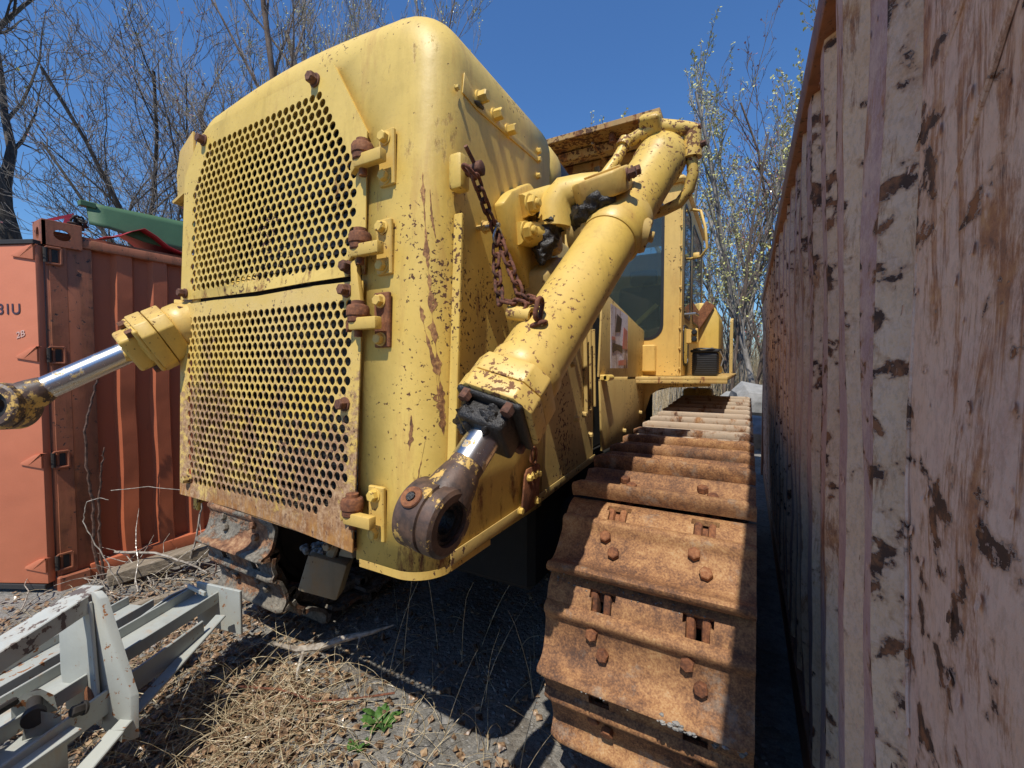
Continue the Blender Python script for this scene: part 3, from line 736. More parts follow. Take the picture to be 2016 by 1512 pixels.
# trunnion collar
LR = (T1 - E1).length
m = MB(); s = LR * .66
m.lathe(PR(s - .10), dR, [(0, .103), (.012, .110), (.16, .110), (.172, .103)], 48); m.build('trunnion_collar', M['barrel'], cylR)
m = MB()
m.lathe(PR(s - .02) , V((-1, -.12, .05)), [(0, .10), (.11, .085), (.13, .07), (.17, .065)], 24)
m.build('trunnion', M['ydark'], cylR, 50)
m = MB(); m.lathe(PR(s - .03) , V((1, .3, -.25)), [(0, .07), (.102, .062), (.118, .055), (.12, .03)], 24); m.hexbolt(PR(s - .03) + V((1, .3, -.25)).normalized() * .118, (1, .3, -.25), .02, .02); m.build('trunnion_cap', M['ydark'], cylR, 50)
# chain lug on the barrel: short tube across the top with slot
lugc = PR(LR * .33) + V((-.03, -.080, .062)) + dR * .0
m = MB(); m.lathe(lugc + V((-.055, .004, .012)), V((1, -.05, -.2)), [(0, .012), (0, .022), (.075, .022), (.075, .012)], 20, True); m.build('chain_lug', M['barrel'], cylR)
# yoke: bolted bracket, curved arm, cap with round boss
m = MB()
plate = [(1.27, 2.16), (1.33, 2.22), (1.47, 2.30), (1.56, 2.28), (1.60, 2.12), (1.55, 1.95), (1.47, 1.90), (1.42, 1.97), (1.34, 2.02)]
m.prism(plate, (0, .045), lambda a, b, t: (XR + t, a, b), .010); yoke = m.build('yoke_bracket', M['yellow'], dozer)
m = MB()
for (y0, z0, y1, z1) in ((1.39, 2.185, 1.56, 2.265), (1.36, 2.08, 1.50, 2.10)):
    m.tube([(XR + .05, y0, z0), (XR + .075, (y0 + y1) / 2, (z0 + z1) / 2), (XR + .09, y1, z1)], [.040, .046, .048], 16)
m.box((XR + .06, 1.55, 2.16), (.12, .12, .24), Matrix.Rotation(.3, 3, 'X'), .03, 3)
m.build('yoke_rib', M['yellow'], yoke, 50)
for (y, z) in ((1.385, 2.182), (1.355, 2.078)):
    q = MB(); q.hexbolt((XR + .085, y, z), (1, -.1, 0), .030, .030, True, rnd.random()); q.lathe((XR + .11, y - .003, z), (1, -.1, 0), [(0, .016), (.014, .016), (.018, .010)], 16); q.build('nut', M['yellow'], yoke, 30)
m = MB()
m.prism([(1.45, 1.96), (1.53, 1.72), (1.64, 1.66), (1.70, 1.85), (1.60, 2.05)], (0, .14), lambda a, b, t: (XR + t * .9, a, b), .02); m.build('yoke_leg', M['ydark'], yoke, 50)
m = MB()
gp = [(-.66, 1.50, 2.24), (-.655, 1.49, 2.17), (-.665, 1.47, 2.09), (-.67, 1.45, 2.02)]
blob(m, [gp[0], gp[1], gp[2], gp[3], (-.672, 1.44, 1.98)], [.03, .05, .046, .034, .008], .5, 34, 36)
m.build('grease_lump', M['grease'], yoke, 60)
# arm and cap
m = MB()
m.tube([(-.645, 1.50, 2.12), (-.64, 1.50, 2.20), (-.60, 1.50, 2.245), (-.54, 1.51, 2.25), (-.48, 1.52, 2.25)], [.075, .075, .062, .055, .052], 20); m.build('yoke_arm', M['yellow'], yoke, 60)
m = MB(); Rc = frame((-.12, -.45, .88), (0, 1, 0)); cc = V((-.475, 1.52, 2.262))
capoly = [(-.085, -.07), (-.055, -.10), (.07, -.10), (.10, -.06), (.10, .06), (.06, .095), (-.06, .095), (-.085, .06)]
m.prism(capoly, (-.05, .03), lambda a, b, t: cc + Rc @ V((a, b, t)), .010)
m.lathe(cc + Rc @ V((.01, 0, .028)), Rc @ V((0, 0, 1)), [(0, .07), (.008, .07), (.010, .066), (.010, .052)], 36); m.build('yoke_cap', M['yhot'], yoke, 40)
m = MB(); m.lathe(cc + Rc @ V((0, 0, .038)), Rc @ V((0, 0, 1)), [(0, .010), (.02, .010)], 8); m.build('grease_nipple', M['darksteel'], yoke)
for (a, b) in ((.105, .05), (.105, -.055)):
    q = MB(); q.hexbolt(cc + Rc @ V((a, b, .0)), Rc @ V((1, 0, 0)), .018, .03, True, .3); q.build('bolt', M['bolt_rust'], yoke, 30)
# grease under the cap
m = MB()
blob(m, [PR(s - .05) + V((-.135, -.02, .02)), PR(s - .035) + V((-.10, -.065, .055)), PR(s - .02) + V((-.04, -.095, .075)), PR(s - .01) + V((.02, -.095, .07))], [.03, .045, .038, .012], .35, 34, 32)
m.build('grease_lump', M['grease'], cylR, 60)
# cylinder top end: port block, pipes
Tt = PR(LR - .10)
m = MB(); m.box(Tt + V((-.03, -.05, .085)), (.16, .09, .05), RRm, .015, 2)
m.tube([Tt + V((-.02, -.05, .11)), Tt + V((.09, -.02, .09)), Tt + V((.135, 0, .085))], [.035, .03, .024], 14)
m.tube([Tt + V((-.02, -.06, .10)), Tt + V((-.10, -.07, .075)), Tt + V((-.145, -.08, .06))], [.035, .026, .024], 14)
m.build('port_block', M['barrel'], cylR, 45)
m = MB(); q = Tt + V((.120, 0, .075))
m.lathe(q, (0, .05, -1), [(0, .036), (.07, .036), (.072, .040), (.10, .040), (.105, .024)], 20)
m.tube([q + V((0, 0, -.09)), q + V((.005, .01, -.16)), q + V((-.01, .02, -.22)), q + V((-.05, .03, -.265)), q + V((-.11, .03, -.285)), q + V((-.17, .02, -.30))], .023, 14); m.build('oil_pipe', M['barrel'], cylR, 60)
m = MB(); m.tube([Tt + V((-.13, -.08, .06)), Tt + V((-.16, -.12, -.02)), Tt + V((-.20, -.18, -.11)), Tt + V((-.24, -.2, -.16))], .022, 14)
m.lathe(Tt + V((-.13, -.08, .07)), (-.3, -.4, -.85), [(0, .03), (.035, .03)], 16); m.build('oil_pipe', M['barrel'], cylR, 60)
for p in (Tt + V((.135, 0, .09)), Tt + V((.155, 0, .02))):
    q = MB(); q.hexbolt(p, (1, -.2, .1), .012, .02); q.build('bolt', M['bolt_rust'], cylR, 30)
# left cylinder
EL = V((-2.365, .47, 1.462)); TL = EL + (V((-2.215, .86, 1.715)) - EL).normalized() * 1.9
cylL, PL, dL, RLm = lift_cylinder(EL, TL, False)
rod_eye(EL, dL, V((.62, -.78, .1)), cylL, M['wornrod'], .085)
m = MB(); m.box(PL(.60) + V((.0, -.11, -.085)), (.11, .10, .06), RLm, .02, 2); m.lathe(PL(.58) + V((-.03, -.13, -.10)), (-.3, -1, -.3), [(0, .03), (.04, .028)], 12); m.build('port_block', M['yhot'], cylL)

# --- chain hanging from the boss to the barrel lug: a thing of its own
def chain_run(pts, pitch, W, r, parent, twist0=0):
    segs = []; tot = 0
    for a, b in zip(pts, pts[1:]): segs.append((V(a), V(b), (V(b) - V(a)).length)); tot += segs[-1][2]
    n = int(tot / pitch); k = 0
    me = None
    for i in range(n):
        d = (i + .5) * tot / n
        for a, b, l in segs:
            if d <= l: p = a + (b - a) * d / l; t = (b - a).normalized(); break
            d -= l
        up = V((1, 0, 0)) if (i + twist0) % 2 else t.cross(V((1, 0, 0)))
        up = Matrix.Rotation(.45 + rnd.uniform(-.15, .15), 3, t) @ up
        if me is None:
            q = MB(); q.torus_link((0, 0, 0), (0, 0, 1), (0, 1, 0), pitch * .5 - W + r * 1.9 if False else pitch * .33, W, r); me = q.mesh('chain_link', M['chain'], 60)
        o = link('chain_link', me, parent); R = frame(t, up).to_4x4(); R.translation = p - parent.location; o.matrix_local = R
chain = thing('chain', (-.66, 1.1, 1.72), 'rusty steel chain hanging from the hood boss down to the lifting cylinder', 'chain')
a0 = V((-.705, 1.005, 2.165)); a1 = V((-.69, 1.04, 2.14)); j = V((-.700, 1.175, 2.025)); 
e1 = lugc + V((.0, -.01, .025)); e2 = lugc + V((.05, -.01, -.0))
chain_run([a0, a1, (-.70, 1.11, 2.085), j], .036, .0125, .0052, chain)
chain_run([j, (-.690, 1.15, 1.92), (-.64, 1.09, 1.80), e1], .036, .0125, .0052, chain)
chain_run([j, (-.655, 1.165, 1.93), (-.59, 1.13, 1.81), e2 + V((0, 0, .03))], .036, .0125, .0052, chain, 1)
q = MB(); q.torus_link(e2 + V((.005, -.02, .01)), (.1, .2, 1), (1, 0, 0), .014, .016, .007); q.torus_link(e2 + V((.0, -.01, -.03)), (1, .2, .3), (0, 0, 1), .006, .014, .007); q.build('end_hook', M['chain'], chain, 60)
q = MB(); q.torus_link(j + V((.006, -.012, -.01)), (.1, .3, 1), (1, 0, 0), .008, .017, .0045); q.tube([j + V((-.03, -.02, .02)), j + V((.02, -.02, .02))], .006, 8); q.build('shackle', M['stud'], chain, 60)

# --- tracks
def loopfn(ci, cs, r):
    """pin line: top run from sprocket to idler, round the idler, back along the ground, round the sprocket; returns point at arc length"""
    ci, cs = V(ci), V(cs); d = (ci - cs); L = d.length; t = d.normalized(); nrm = V((t.y * 1.0, -t.x)) if False else V((-t.y, t.x))
    if nrm.y < 0: nrm = -nrm
    tot = 2 * L + 2 * PI * r
    def f(s):
        s %= tot
        if s < L: p = cs + nrm * r + t * s; return p
        s -= L
        if s < PI * r:
            a = s / r; return ci + nrm * r * math.cos(a) + t * r * math.sin(a)
        s -= PI * r
        if s < L: return ci - nrm * r - t * s
        s -= L
        a = s / r; return cs - nrm * r * math.cos(a) - t * r * math.sin(a)
    return f, tot, L
def shoe_mesh(W, name, mat):
    # profile along s (travel direction) and h (outward)
    prof = [(-.176, -.034), (-.152, -.014), (-.126, .000), (-.086, .004), (-.076, .022), (-.064, .032), (-.050, .030), (-.036, .013), (-.016, .001), (.045, .000), (.078, .005), (.100, .016), (.114, .034), (.122, .052), (.130, .062), (.143, .063), (.151, .054), (.150, .026), (.143, -.002)]
    xs = [0, .035, .10, .155, .165, .235, .245, .30, .35, .40, .455, .465, .535, .545, .60, W - .035, W]
    bm = bmesh.new(); g = []
    for (sv, h) in prof:
        row = []
        for i, x in enumerate(xs):
            hh = h; ss = sv
            if i in (0, len(xs) - 1): hh = h * .82 - .004
            row.append(bm.verts.new((x, ss, hh)))
        g.append(row)
    for a in range(len(prof) - 1):
        for b in range(len(xs) - 1):
            if a in (1, 2) and (b in (4,) or b in (11,) or (a == 1 and b in (3, 5, 10, 12))): continue
            bm.faces.new((g[a][b], g[a][b + 1], g[a + 1][b + 1], g[a + 1][b]))
    bmesh.ops.recalc_face_normals(bm, faces=bm.faces[:])
    bm.verts.index_update()
    ups = sum(f.normal.z for f in bm.faces)
    if ups < 0: bmesh.ops.reverse_faces(bm, faces=bm.faces[:])
    bmesh.ops.solidify(bm, geom=bm.faces[:], thickness=.020)
    vs = [v.co[:] for v in bm.verts]; bm.verts.index_update(); fs = [[v.index for v in f.verts] for f in bm.faces]; bm.free()
    mb = MB(); mb.add(vs, fs)
    return mb.mesh(name, mat, 50)
def track(xl, ci, cs, r, phase, mat, flip=False):
    W = .655
    m = MB(); y0, y1 = ci[0] + .15, cs[0] - .1
    m.box((xl + W / 2, (y0 + y1) / 2, .56), (.30, y1 - y0, .34), None, .02); 
    for k in range(7): m.lathe((xl + .14, y0 + .25 + k * (y1 - y0 - .5) / 6, .30), (1, 0, 0), [(0, .11), (.36, .11)], 20)
    tr = m.build('track', M['darksteel'], dozer)
    idl = MB(); ri = r - .05
    idl.lathe((xl + .20, ci[0], ci[1]), (1, 0, 0), [(0, .10), (0, ri - .14), (.02, ri - .10), (.02, ri - .05), (0, ri - .03), (0, ri), (.04, ri), (.05, ri + .03), (.20, ri + .03), (.21, ri), (.255, ri), (.255, ri - .03), (.235, ri - .05), (.235, ri - .12), (.255, ri - .16), (.255, .10), (.29, .09), (.29, .03)], 48)
    idl.build('idler_wheel', M['darksteel'], tr, 30)
    sp = MB(); sp.lathe((xl + .22, cs[0], cs[1]), (1, 0, 0), [(0, .12), (.05, r - .06), (.16, r - .06), (.21, .12)], 24); sp.build('sprocket', M['darksteel'], tr, 30)
    f, tot, L = loopfn(ci, cs, r); N = round(tot / .262); p = tot / N
    sme = shoe_mesh(W, 'track_shoe', mat)
    lb = MB()
    for x0 in (.155, .465):
        for dx in (.0, .046):
            lb.box((x0 + .012 + dx, -.075, -.055), (.028, .15, .075), None, .012, 2)
            lb.box((x0 + .018 + dx, .055, -.06), (.030, .16, .07), None, .012, 2)
        
    lb.lathe((.12, -.125, -.07), (1, 0, 0), [(0, .030), (.47, .030)], 14); lb.lathe((.12, .125, -.07), (1, 0, 0), [(0, .026), (.47, .026)], 14)
    lme = lb.mesh('chain_link', M['rust'], 40)
    bme = []
    for k in range(N):
        s0 = L + phase + k * p
        a = f(s0 - p / 2); b = f(s0 + p / 2); c = (a + b) / 2; t = (b - a).normalized(); o2 = V((-t.y, t.x))
        cen = V(ci if (c - V(ci)).length < (c - V(cs)).length else cs)
        # outward is away from the loop's middle line
        mid = (V(ci) + V(cs)) / 2
        if min((c - V(ci)).length, (c - V(cs)).length) > r * 1.05: ref = V((0, c.y - mid.y))
        else: ref = c - cen
        if o2.dot(ref) < 0: o2 = -o2
        Rm = Matrix(((1, 0, 0), (0, t.x, o2.x), (0, t.y, o2.y))).to_4x4()
        if Rm.determinant() < 0: Rm = Matrix(((1, 0, 0), (0, t.x, o2.x), (0, t.y, o2.y))).to_4x4()
        pos = V((xl, c.x + o2.x * .106, c.y + o2.y * .106))
        if pos.y > 3.2 and pos.z < .9 and pos.y < cs[0] - .3: pass
        vis = not (c.y < .3 and c.x > ci[0] + .3)
        sh = link('track_shoe', sme, tr)
        Rm.translation = pos; sh.matrix_local = Rm
        if pos.y < 3.4 or pos.z > .9:
            m2 = MB(); m2.add([v.co[:] for v in lme.vertices], [tuple(q.vertices) for q in lme.polygons])
            for (bx, by) in ((.175, -.012), (.215, .042), (.475, -.012), (.515, .045)):
                m2.hexbolt((bx, by - .002, 0), (0, 0, 1), .021, .026, False, rnd.random())
            hw = link('shoe_bolts', m2.mesh('shoe_hardware', M['rust'] if mat is M['shoe'] else M['muddy'], 40), tr); hw.matrix_local = Rm
            hw.name = 'track_link'
    return tr
CI, CS = (1.885, .60), (5.0, .72)
track(-.62, CI, CS, .435, .435 * math.radians(90 - 12), M['shoe'])
track(-2.88, CI, CS, .435, .435 * math.radians(90 - 14), M['muddy'])
# chassis and belly, guard block
m = MB(); m.box((-1.43, 3.4, .80), (1.15, 3.3, .50), None, .03); m.build('chassis', M['shade_black'], dozer)
m = MB(); m.box((-1.43, 2.2, .78), (2.1, .25, .22), None, .03); m.build('equalizer_bar', M['shade_black'], dozer)
m = MB(); Rb = Matrix.Rotation(.55, 3, 'Z') @ Matrix.Rotation(.30, 3, 'Y')
m.box((-1.86, 1.42, .56), (.20, .12, .19), Rb, .012, 2); blk = m.build('guard_block', M['tan'], dozer)
m = MB(); m.box((-1.83, 1.44, .68), (.05, .06, .10), Rb, .01); m.hexbolt((-1.81, 1.40, .72), (.2, -1, 0), .022, .03); m.prism([(-.06, -.05), (.05, -.04), (.0, .07)], (0, .05), lambda a, b, t: (-1.74 + a, 1.44 + t, .70 + b), .006); m.build('block_bracket', M['tan'], blk)
m = MB()
for k in range(30): m.lathe((-1.92 + rnd.uniform(-.07, .07), 1.42 + rnd.uniform(-.04, .04), .655 + rnd.uniform(-.01, .02)), (rnd.uniform(-1, 1), rnd.uniform(-1, 1), 1), [(0, .018), (.012, .015), (.02, .004)], 6)
m.build('mud_cake', M['stone'], blk, 0)

# --- side doors ahead of the cab
XD = -.762
m = MB(); m.prism([(2.40, 1.55), (3.66, 1.53), (3.70, 1.90), (3.4, 1.93), (2.52, 2.05), (2.45, 1.96)], (0, .012), lambda a, b, t: (XD + t, a, b), .002)
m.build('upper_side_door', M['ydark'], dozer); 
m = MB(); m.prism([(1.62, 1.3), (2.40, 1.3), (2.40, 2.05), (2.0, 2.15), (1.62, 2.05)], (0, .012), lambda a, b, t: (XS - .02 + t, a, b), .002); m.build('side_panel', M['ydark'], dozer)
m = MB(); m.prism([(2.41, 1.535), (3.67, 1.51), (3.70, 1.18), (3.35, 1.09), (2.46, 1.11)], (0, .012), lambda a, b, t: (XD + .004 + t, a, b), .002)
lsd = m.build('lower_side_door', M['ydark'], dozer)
for (y, z) in ((2.47, 1.545), (3.56, 1.52)):
    q = MB(); q.box((XD + .03, y, z), (.05, .10, .035), None, .006); q.lathe((XD + .05, y - .05, z), (0, 1, 0), [(0, .018), (.1, .018)], 12); q.build('door_hinge', M['yellow'], lsd)
for (y, z) in ((2.95, 1.17), (3.45, 1.42), (3.45, 1.25), (3.6, 1.16), (2.0, 1.35), (2.12, 1.36), (2.22, 1.24), (1.95, 1.62)): sbolt(y, z, .014, .02, 'ydark', XD + .016)
for k in range(3):
    q = MB(); q.box((XS + .012, 2.22 + .07 * k, 1.60), (.02, .012, .50 - .03 * k), Matrix.Rotation(.06, 3, 'X'), .002); q.build('side_rib', M['ydark'], dozer)
# sticker: irregular weathered patches
for (poly, mt) in (([(2.62, 1.60), (3.05, 1.60), (3.05, 1.97), (2.62, 2.0)], 'decal_white'),):
    q = MB(); q.prism(poly, (0, .001), lambda a, b, t: (XD + .014 + t, a, b)); dec = q.build('sticker', M[mt], dozer, 0)
for (poly, mt) in (([(2.72, 1.83), (2.84, 1.84), (2.88, 1.93), (2.76, 1.95)], 'decal_black'), ([(2.66, 1.70), (2.78, 1.72), (2.9, 1.70), (2.9, 1.75), (2.66, 1.76)], 'decal_black'), ([(2.90, 1.73), (3.03, 1.73), (3.03, 1.86), (2.93, 1.88)], 'decal_red'), ([(2.64, 1.78), (2.72, 1.78), (2.72, 1.80), (2.64, 1.80)], 'decal_red'), ([(2.80, 1.62), (3.0, 1.62), (3.0, 1.66), (2.80, 1.65)], 'decal_red')):
    q = MB(); q.prism(poly, (0, .001), lambda a, b, t: (XD + .0165 + t, a, b)); q.build('sticker_mark', M[mt], dec, 0)

# --- fender / deck beside the cab
m = MB(); m.prism([(3.30, -.80), (3.55, -.13), (6.3, -.13), (6.3, -.95), (3.30, -.95)], (1.505, 1.535), lambda a, b, t: (b, a, t), .008)
m.prism([(3.30, -.80), (3.55, -.13), (3.58, -.14), (3.33, -.80)], (1.485, 1.51), lambda a, b, t: (b, a, t), .004); fen = m.build('fender', M['fender'], dozer)
m = MB(); arch = [(3.34, 1.50), (5.9, 1.50), (5.9, 1.38), (4.1, 1.38), (3.9, 1.33), (3.78, 1.22), (3.70, 1.05), (3.34, 1.05)]
m.prism(arch, (0, .03), lambda a, b, t: (-.80 + t, a, b), .004); m.build('fender_bracket', M['yhot'], dozer)
m = MB(); arch2 = [(3.5, 1.505), (5.6, 1.505), (5.6, 1.42), (3.75, 1.42), (3.62, 1.36), (3.56, 1.30), (3.5, 1.30)]
m.prism([(b, c) for b, c in [(-.80, 1.50), (-.25, 1.50), (-.25, 1.46), (-.62, 1.44), (-.70, 1.38), (-.74, 1.25), (-.80, 1.15)]], (3.62, 3.66), lambda a, b, t: (a, t, b), .004); m.build('fender_gusset', M['yhot'], dozer)
# --- cab
CX, CYF, CYR, CZ0, CZ1 = -.47, 3.62, 5.3, 1.54, 3.06
cab = None
m = MB()
def cabpost(x, y, w_, d_): m.box((x, y, (CZ0 + CZ1) / 2), (w_, d_, CZ1 - CZ0), None, .012, 2)
cabpost(CX - .065, CYF + .05, .12, .12); cabpost(-2.35, CYF + .05, .12, .12); cabpost(CX - .04, CYF + .62, .06, .09); cabpost(CX - .05, CYR, .10, .12); cabpost(-2.35, CYR, .1, .12)
m.box((-1.40, CYF + .05, CZ0 + .14), (1.80, .09, .28), None, .01)             # below the windscreen
m.box((-1.40, CYF + .06, CZ1 - .05), (1.80, .10, .12), None, .01)
m.box((CX - .04, (CYF + CYR) / 2, CZ0 + .16), (.05, 1.6, .32), None, .01)
m.box((CX - .04, (CYF + CYR) / 2, CZ1 - .04), (.06, 1.7, .10), None, .01)
m.box((-1.40, (CYF + CYR) / 2, CZ1 + .01), (1.92, 1.8, .05), None, .02)
m.box((-1.40, CYR + .02, (CZ0 + CZ1) / 2), (1.85, .04, CZ1 - CZ0 - .2), None, 0)
cab = m.build('cab', M['cabyellow'], dozer)
def round_poly(a0, a1, b0, b1, r, n=6):
    pts = []
    for (cx, cy, st) in ((a1 - r, b1 - r, 0), (a0 + r, b1 - r, 1), (a0 + r, b0 + r, 2), (a1 - r, b0 + r, 3)):
        for k in range(n + 1):
            an = PI / 2 * (st + k / n); pts.append((cx + r * math.cos(an), cy + r * math.sin(an)))
    return pts
def window(par, fn, a0, a1, b0, b1, r=.10, fw=.022):
    o = round_poly(a0, a1, b0, b1, r); i = round_poly(a0 + fw, a1 - fw, b0 + fw, b1 - fw, r - fw * .6)
    g = MB(); g.prism(i, (.004, .010), fn); win = g.build('window', M['glass'], par, 0)
    q = MB(); plate_solid(q, o, [i], [], fn, .018); q.build('window_seal', M['black'], win, 0, False)
# front skin with the big windscreen opening
wa = round_poly(-1.30, -.60, 1.83, 2.98, .12)
m = MB(); plate_solid(m, [(-1.45, CZ0), (CX - .01, CZ0), (CX - .01, CZ1), (-1.45, CZ1)], [wa], [], lambda a, b, t: (a, CYF - .012 + t, b), .012); m.build('cab_front', M['cabyellow'], cab, 0, False)
window(cab, lambda a, b, t: (a, CYF - .016 + t, b), -1.30, -.60, 1.83, 2.98, .12)
# two side doors windows
wb = [round_poly(CYF + .12, CYF + .56, 2.02, 2.95, .09), round_poly(CYF + .70, CYR - .14, 2.02, 2.95, .09)]
m = MB(); plate_solid(m, [(CYF, CZ0), (CYR, CZ0), (CYR, CZ1), (CYF, CZ1)], wb, [], lambda a, b, t: (CX + .004 - t, a, b), .012); cdoor = m.build('cab_side', M['cabyellow'], cab, 0, False)
window(cab, lambda a, b, t: (CX + .008 - t, a, b), CYF + .12, CYF + .56, 2.02, 2.95, .09)
window(cab, lambda a, b, t: (CX + .008 - t, a, b), CYF + .70, CYR - .14, 2.02, 2.95, .09)
window(cab, lambda a, b, t: (CX + .012 - t, a, b), CYF + .10, CYF + .42, 1.62, 1.96, .07)
for k in range(9): q = MB(); q.hexbolt((CX - .005, CYF - .013, 1.6 + k * .16), (0, -1, 0), .008, .01); q.build('bolt', M['cabyellow'], cab, 30)
m = MB(); m.tube([(CX + .02, CYF + .05, 2.03), (CX + .10, CYF + .03, 2.03), (CX + .11, CYF + .16, 2.03)], .010, 8); m.build('door_handle', M['stud'], cab)
m = MB(); m.tube([(CX + .01, CYF + .5, 3.0), (CX + .09, CYF + .45, 2.96), (CX + .13, CYF + .42, 2.80), (CX + .15, CYF + .40, 2.62), (CX + .10, CYF + .42, 2.56), (CX + .01, CYF + .5, 2.57)], .012, 10); m.box((CX + .06, CYF + .45, 2.58), (.05, .03, .05), None, .004); m.build('grab_rail', M['cabyellow'], cab, 60)
m = MB(); m.box((CX + .07, CYF + .12, 1.86), (.09, .04, .12), None, .006); m.build('light_bracket', M['cabyellow'], cab)
for dz in (.028, -.028):
    q = MB(); q.lathe((CX + .09, CYF + .10, 1.86 + dz), (0, -1, 0), [(0, .02), (.02, .022), (.03, .015)], 16); q.build('marker_lamp', M['black'], cab)
# seat and console
m = MB(); m.box((-.98, 4.35, 1.92), (.52, .5, .16), None, .06, 3); m.box((-.98, 4.62, 2.20), (.50, .14, .52), Matrix.Rotation(-.12, 3, 'X'), .06, 3); m.box((-.98, 4.66, 2.55), (.28, .1, .16), None, .04, 3); m.build('seat', M['interior'], cab)
m = MB(); m.box((-1.1, 3.85, 1.75), (.9, .2, .35), None, .04, 2); m.box((-.75, 4.25, 1.95), (.12, .5, .2), None, .03, 2); m.build('console', M['interior'], cab)
m = MB(); m.box((-1.4, 4.45, 1.57), (1.75, 1.6, .03), None, 0); m.build('cab_floor', M['interior'], cab)
m = MB(); m.bar((-.95, 3.66, 1.86), (-.66, 3.66, 2.12), .02, .035); m.build('inner_brace', M['cabyellow'], cab)
# dark step recess under the windscreen
m = MB(); m.box((-.80, CYF - .04, 1.68), (.30, .05, .22), None, .01); m.build('step_box', M['cabyellow'], cab)
# --- roll-over canopy: roof with ribs underneath
m = MB()
RF, RB2, RZ = 3.40, 5.5, 3.50
m.box((-1.43, (RF + RB2) / 2, RZ + .03), (1.62, RB2 - RF, .03), None, .006)
m.box((-1.43, RF, RZ + .025), (1.64, .015, .045), None, .003); m.box((-.615, (RF + RB2) / 2, RZ - .03), (.015, RB2 - RF, .15), None, .004); m.box((-2.245, (RF + RB2) / 2, RZ - .03), (.015, RB2 - RF, .15), None, .004)
can = m.build('canopy', M['canopy'], dozer)
for k in range(7):
    q = MB(); y = RF + .20 + k * .26; q.prism([(0, 0), (.02, -.06), (.11, -.06), (.13, 0)], (-2.2, -.64), lambda a, b, t: (t, y + a, RZ + b), .003); q.build('canopy_rib', M['canopy'], can)
q = MB(); q.box((-1.15, (RF + RB2) / 2, RZ - .055), (.02, RB2 - RF - .1, .02), None, .002); q.build('canopy_divider', M['canopy'], can)
for x in (-1.0, -.78):
    q = MB(); q.box((x, RF + .12, RZ - .02), (.04, .10, .05), None, .01); q.hexbolt((x, RF + .10, RZ - .045), (0, 0, -1), .022, .02); q.build('canopy_clip', M['rust'], can)
m = MB(); m.box((-.74, 4.75, 3.25), (.14, .16, .50), None, .02); m.box((-2.1, 4.75, 3.25), (.14, .16, .50), None, .02); m.build('canopy_post', M['ydark'], can)
# --- rear: rounded tank and ripper parts
m = MB(); tank = [(4.9, 1.54), (5.8, 1.54), (5.8, 2.20), (5.7, 2.29), (5.05, 2.29), (4.95, 2.25), (4.9, 2.15)]
m.prism([(-.62, 1.54), (-.27, 1.54), (-.27, 2.12), (-.30, 2.22), (-.36, 2.28), (-.45, 2.30), (-.62, 2.30)], (5.0, 5.8), lambda a, b, t: (a, t, b), .02); m.build('rear_tank', M['yellow'], dozer)
m = MB(); m.bar((-.55, 4.90, 1.96), (-.36, 4.98, 2.28), .05, .10); m.build('tilted_bracket', M['rust'], dozer)
m = MB(); m.prism([(6.2, 1.5), (6.3, 1.5), (6.3, 2.25), (6.2, 2.20)], (0, .035), lambda a, b, t: (-.21 + t, a, b)); 
m.build('ripper_plate', M['ydark'], dozer)
m = MB(); m.box((-.55, 5.9, 1.20), (.35, .3, .30), None, .05, 2); m.tube([(-.6, 5.8, 1.3), (-.4, 5.9, 1.2), (-.3, 5.9, 1.12)], .08, 10); m.build('final_drive', M['yellow'], dozer)

# --- battery left on the deck
bat = thing('battery', (-.30, 4.0, 1.537), 'black ribbed battery with loose cables left on the yellow deck by the cab', 'battery')
m = MB(); m.box((-.315, 3.99, 1.635), (.19, .26, .19), None, .008, 2)
for k in range(9): m.box((-.315, 3.99, 1.56 + k * .018), (.196, .266, .006), None, .001)
m.build('battery_case', M['black'], bat)
m = MB(); m.box((-.315, 3.99, 1.742), (.215, .285, .022), None, .006, 2); m.build('lid', M['black'], bat)
m = MB(); m.tube([(-.40, 3.86, 1.757), (-.34, 3.83, 1.762), (-.26, 3.84, 1.758), (-.19, 3.88, 1.75), (-.19, 4.0, 1.72), (-.185, 4.05, 1.60)], .007, 8); m.build('cable', M['black'], bat)
m = MB(); m.tube([(-.20, 3.86, 1.74), (-.175, 3.87, 1.68), (-.19, 3.85, 1.62), (-.17, 3.9, 1.56)], .006, 8); m.build('cable', M['stud'], bat)
m = MB(); m.tube([(-.36, 3.87, 1.75), (-.36, 3.87, 1.77)], .011, 10); m.tube([(-.26, 3.87, 1.75), (-.26, 3.87, 1.77)], .011, 10); m.build('terminal', M['stud'], bat)

# ================================================================== RIGHT CONTAINER
XW = .215
def wx(z): return XW + .02 - .022 * (z)      # the wall leans a little over the track
RC0, RC1, RH = -4.6, 7.35, 2.66
rc = thing('shipping_container', (1.5, 1.4, 0), 'tall corrugated container of peeling mauve and rust paint along the right edge', 'container')
m = MB(); z0, z1 = .16, RH - .10
ys = []
y = RC0 + .1
def corr_profile(y0, y1, pitch, fl, sl, dep, start=0):
    pts = [(y0, 0)]; y = y0 + start
    while y + pitch < y1:
        pts += [(y, 0), (y + sl, dep), (y + sl + fl, dep), (y + 2 * sl + fl, 0)]; y += pitch
    pts.append((y1, 0)); return pts
prof = [(RC0, 0), (.44, 0)] + corr_profile(.735, RC1,   .285, .095, .050, .046, .045)[0:]
prof2 = []
for q in prof:
    if not prof2 or abs(q[0] - prof2[-1][0]) > 1e-4 or abs(q[1] - prof2[-1][1]) > 1e-4: prof2.append(q)
nz = 40; vs = []; fs = []; ev = []
p3 = []
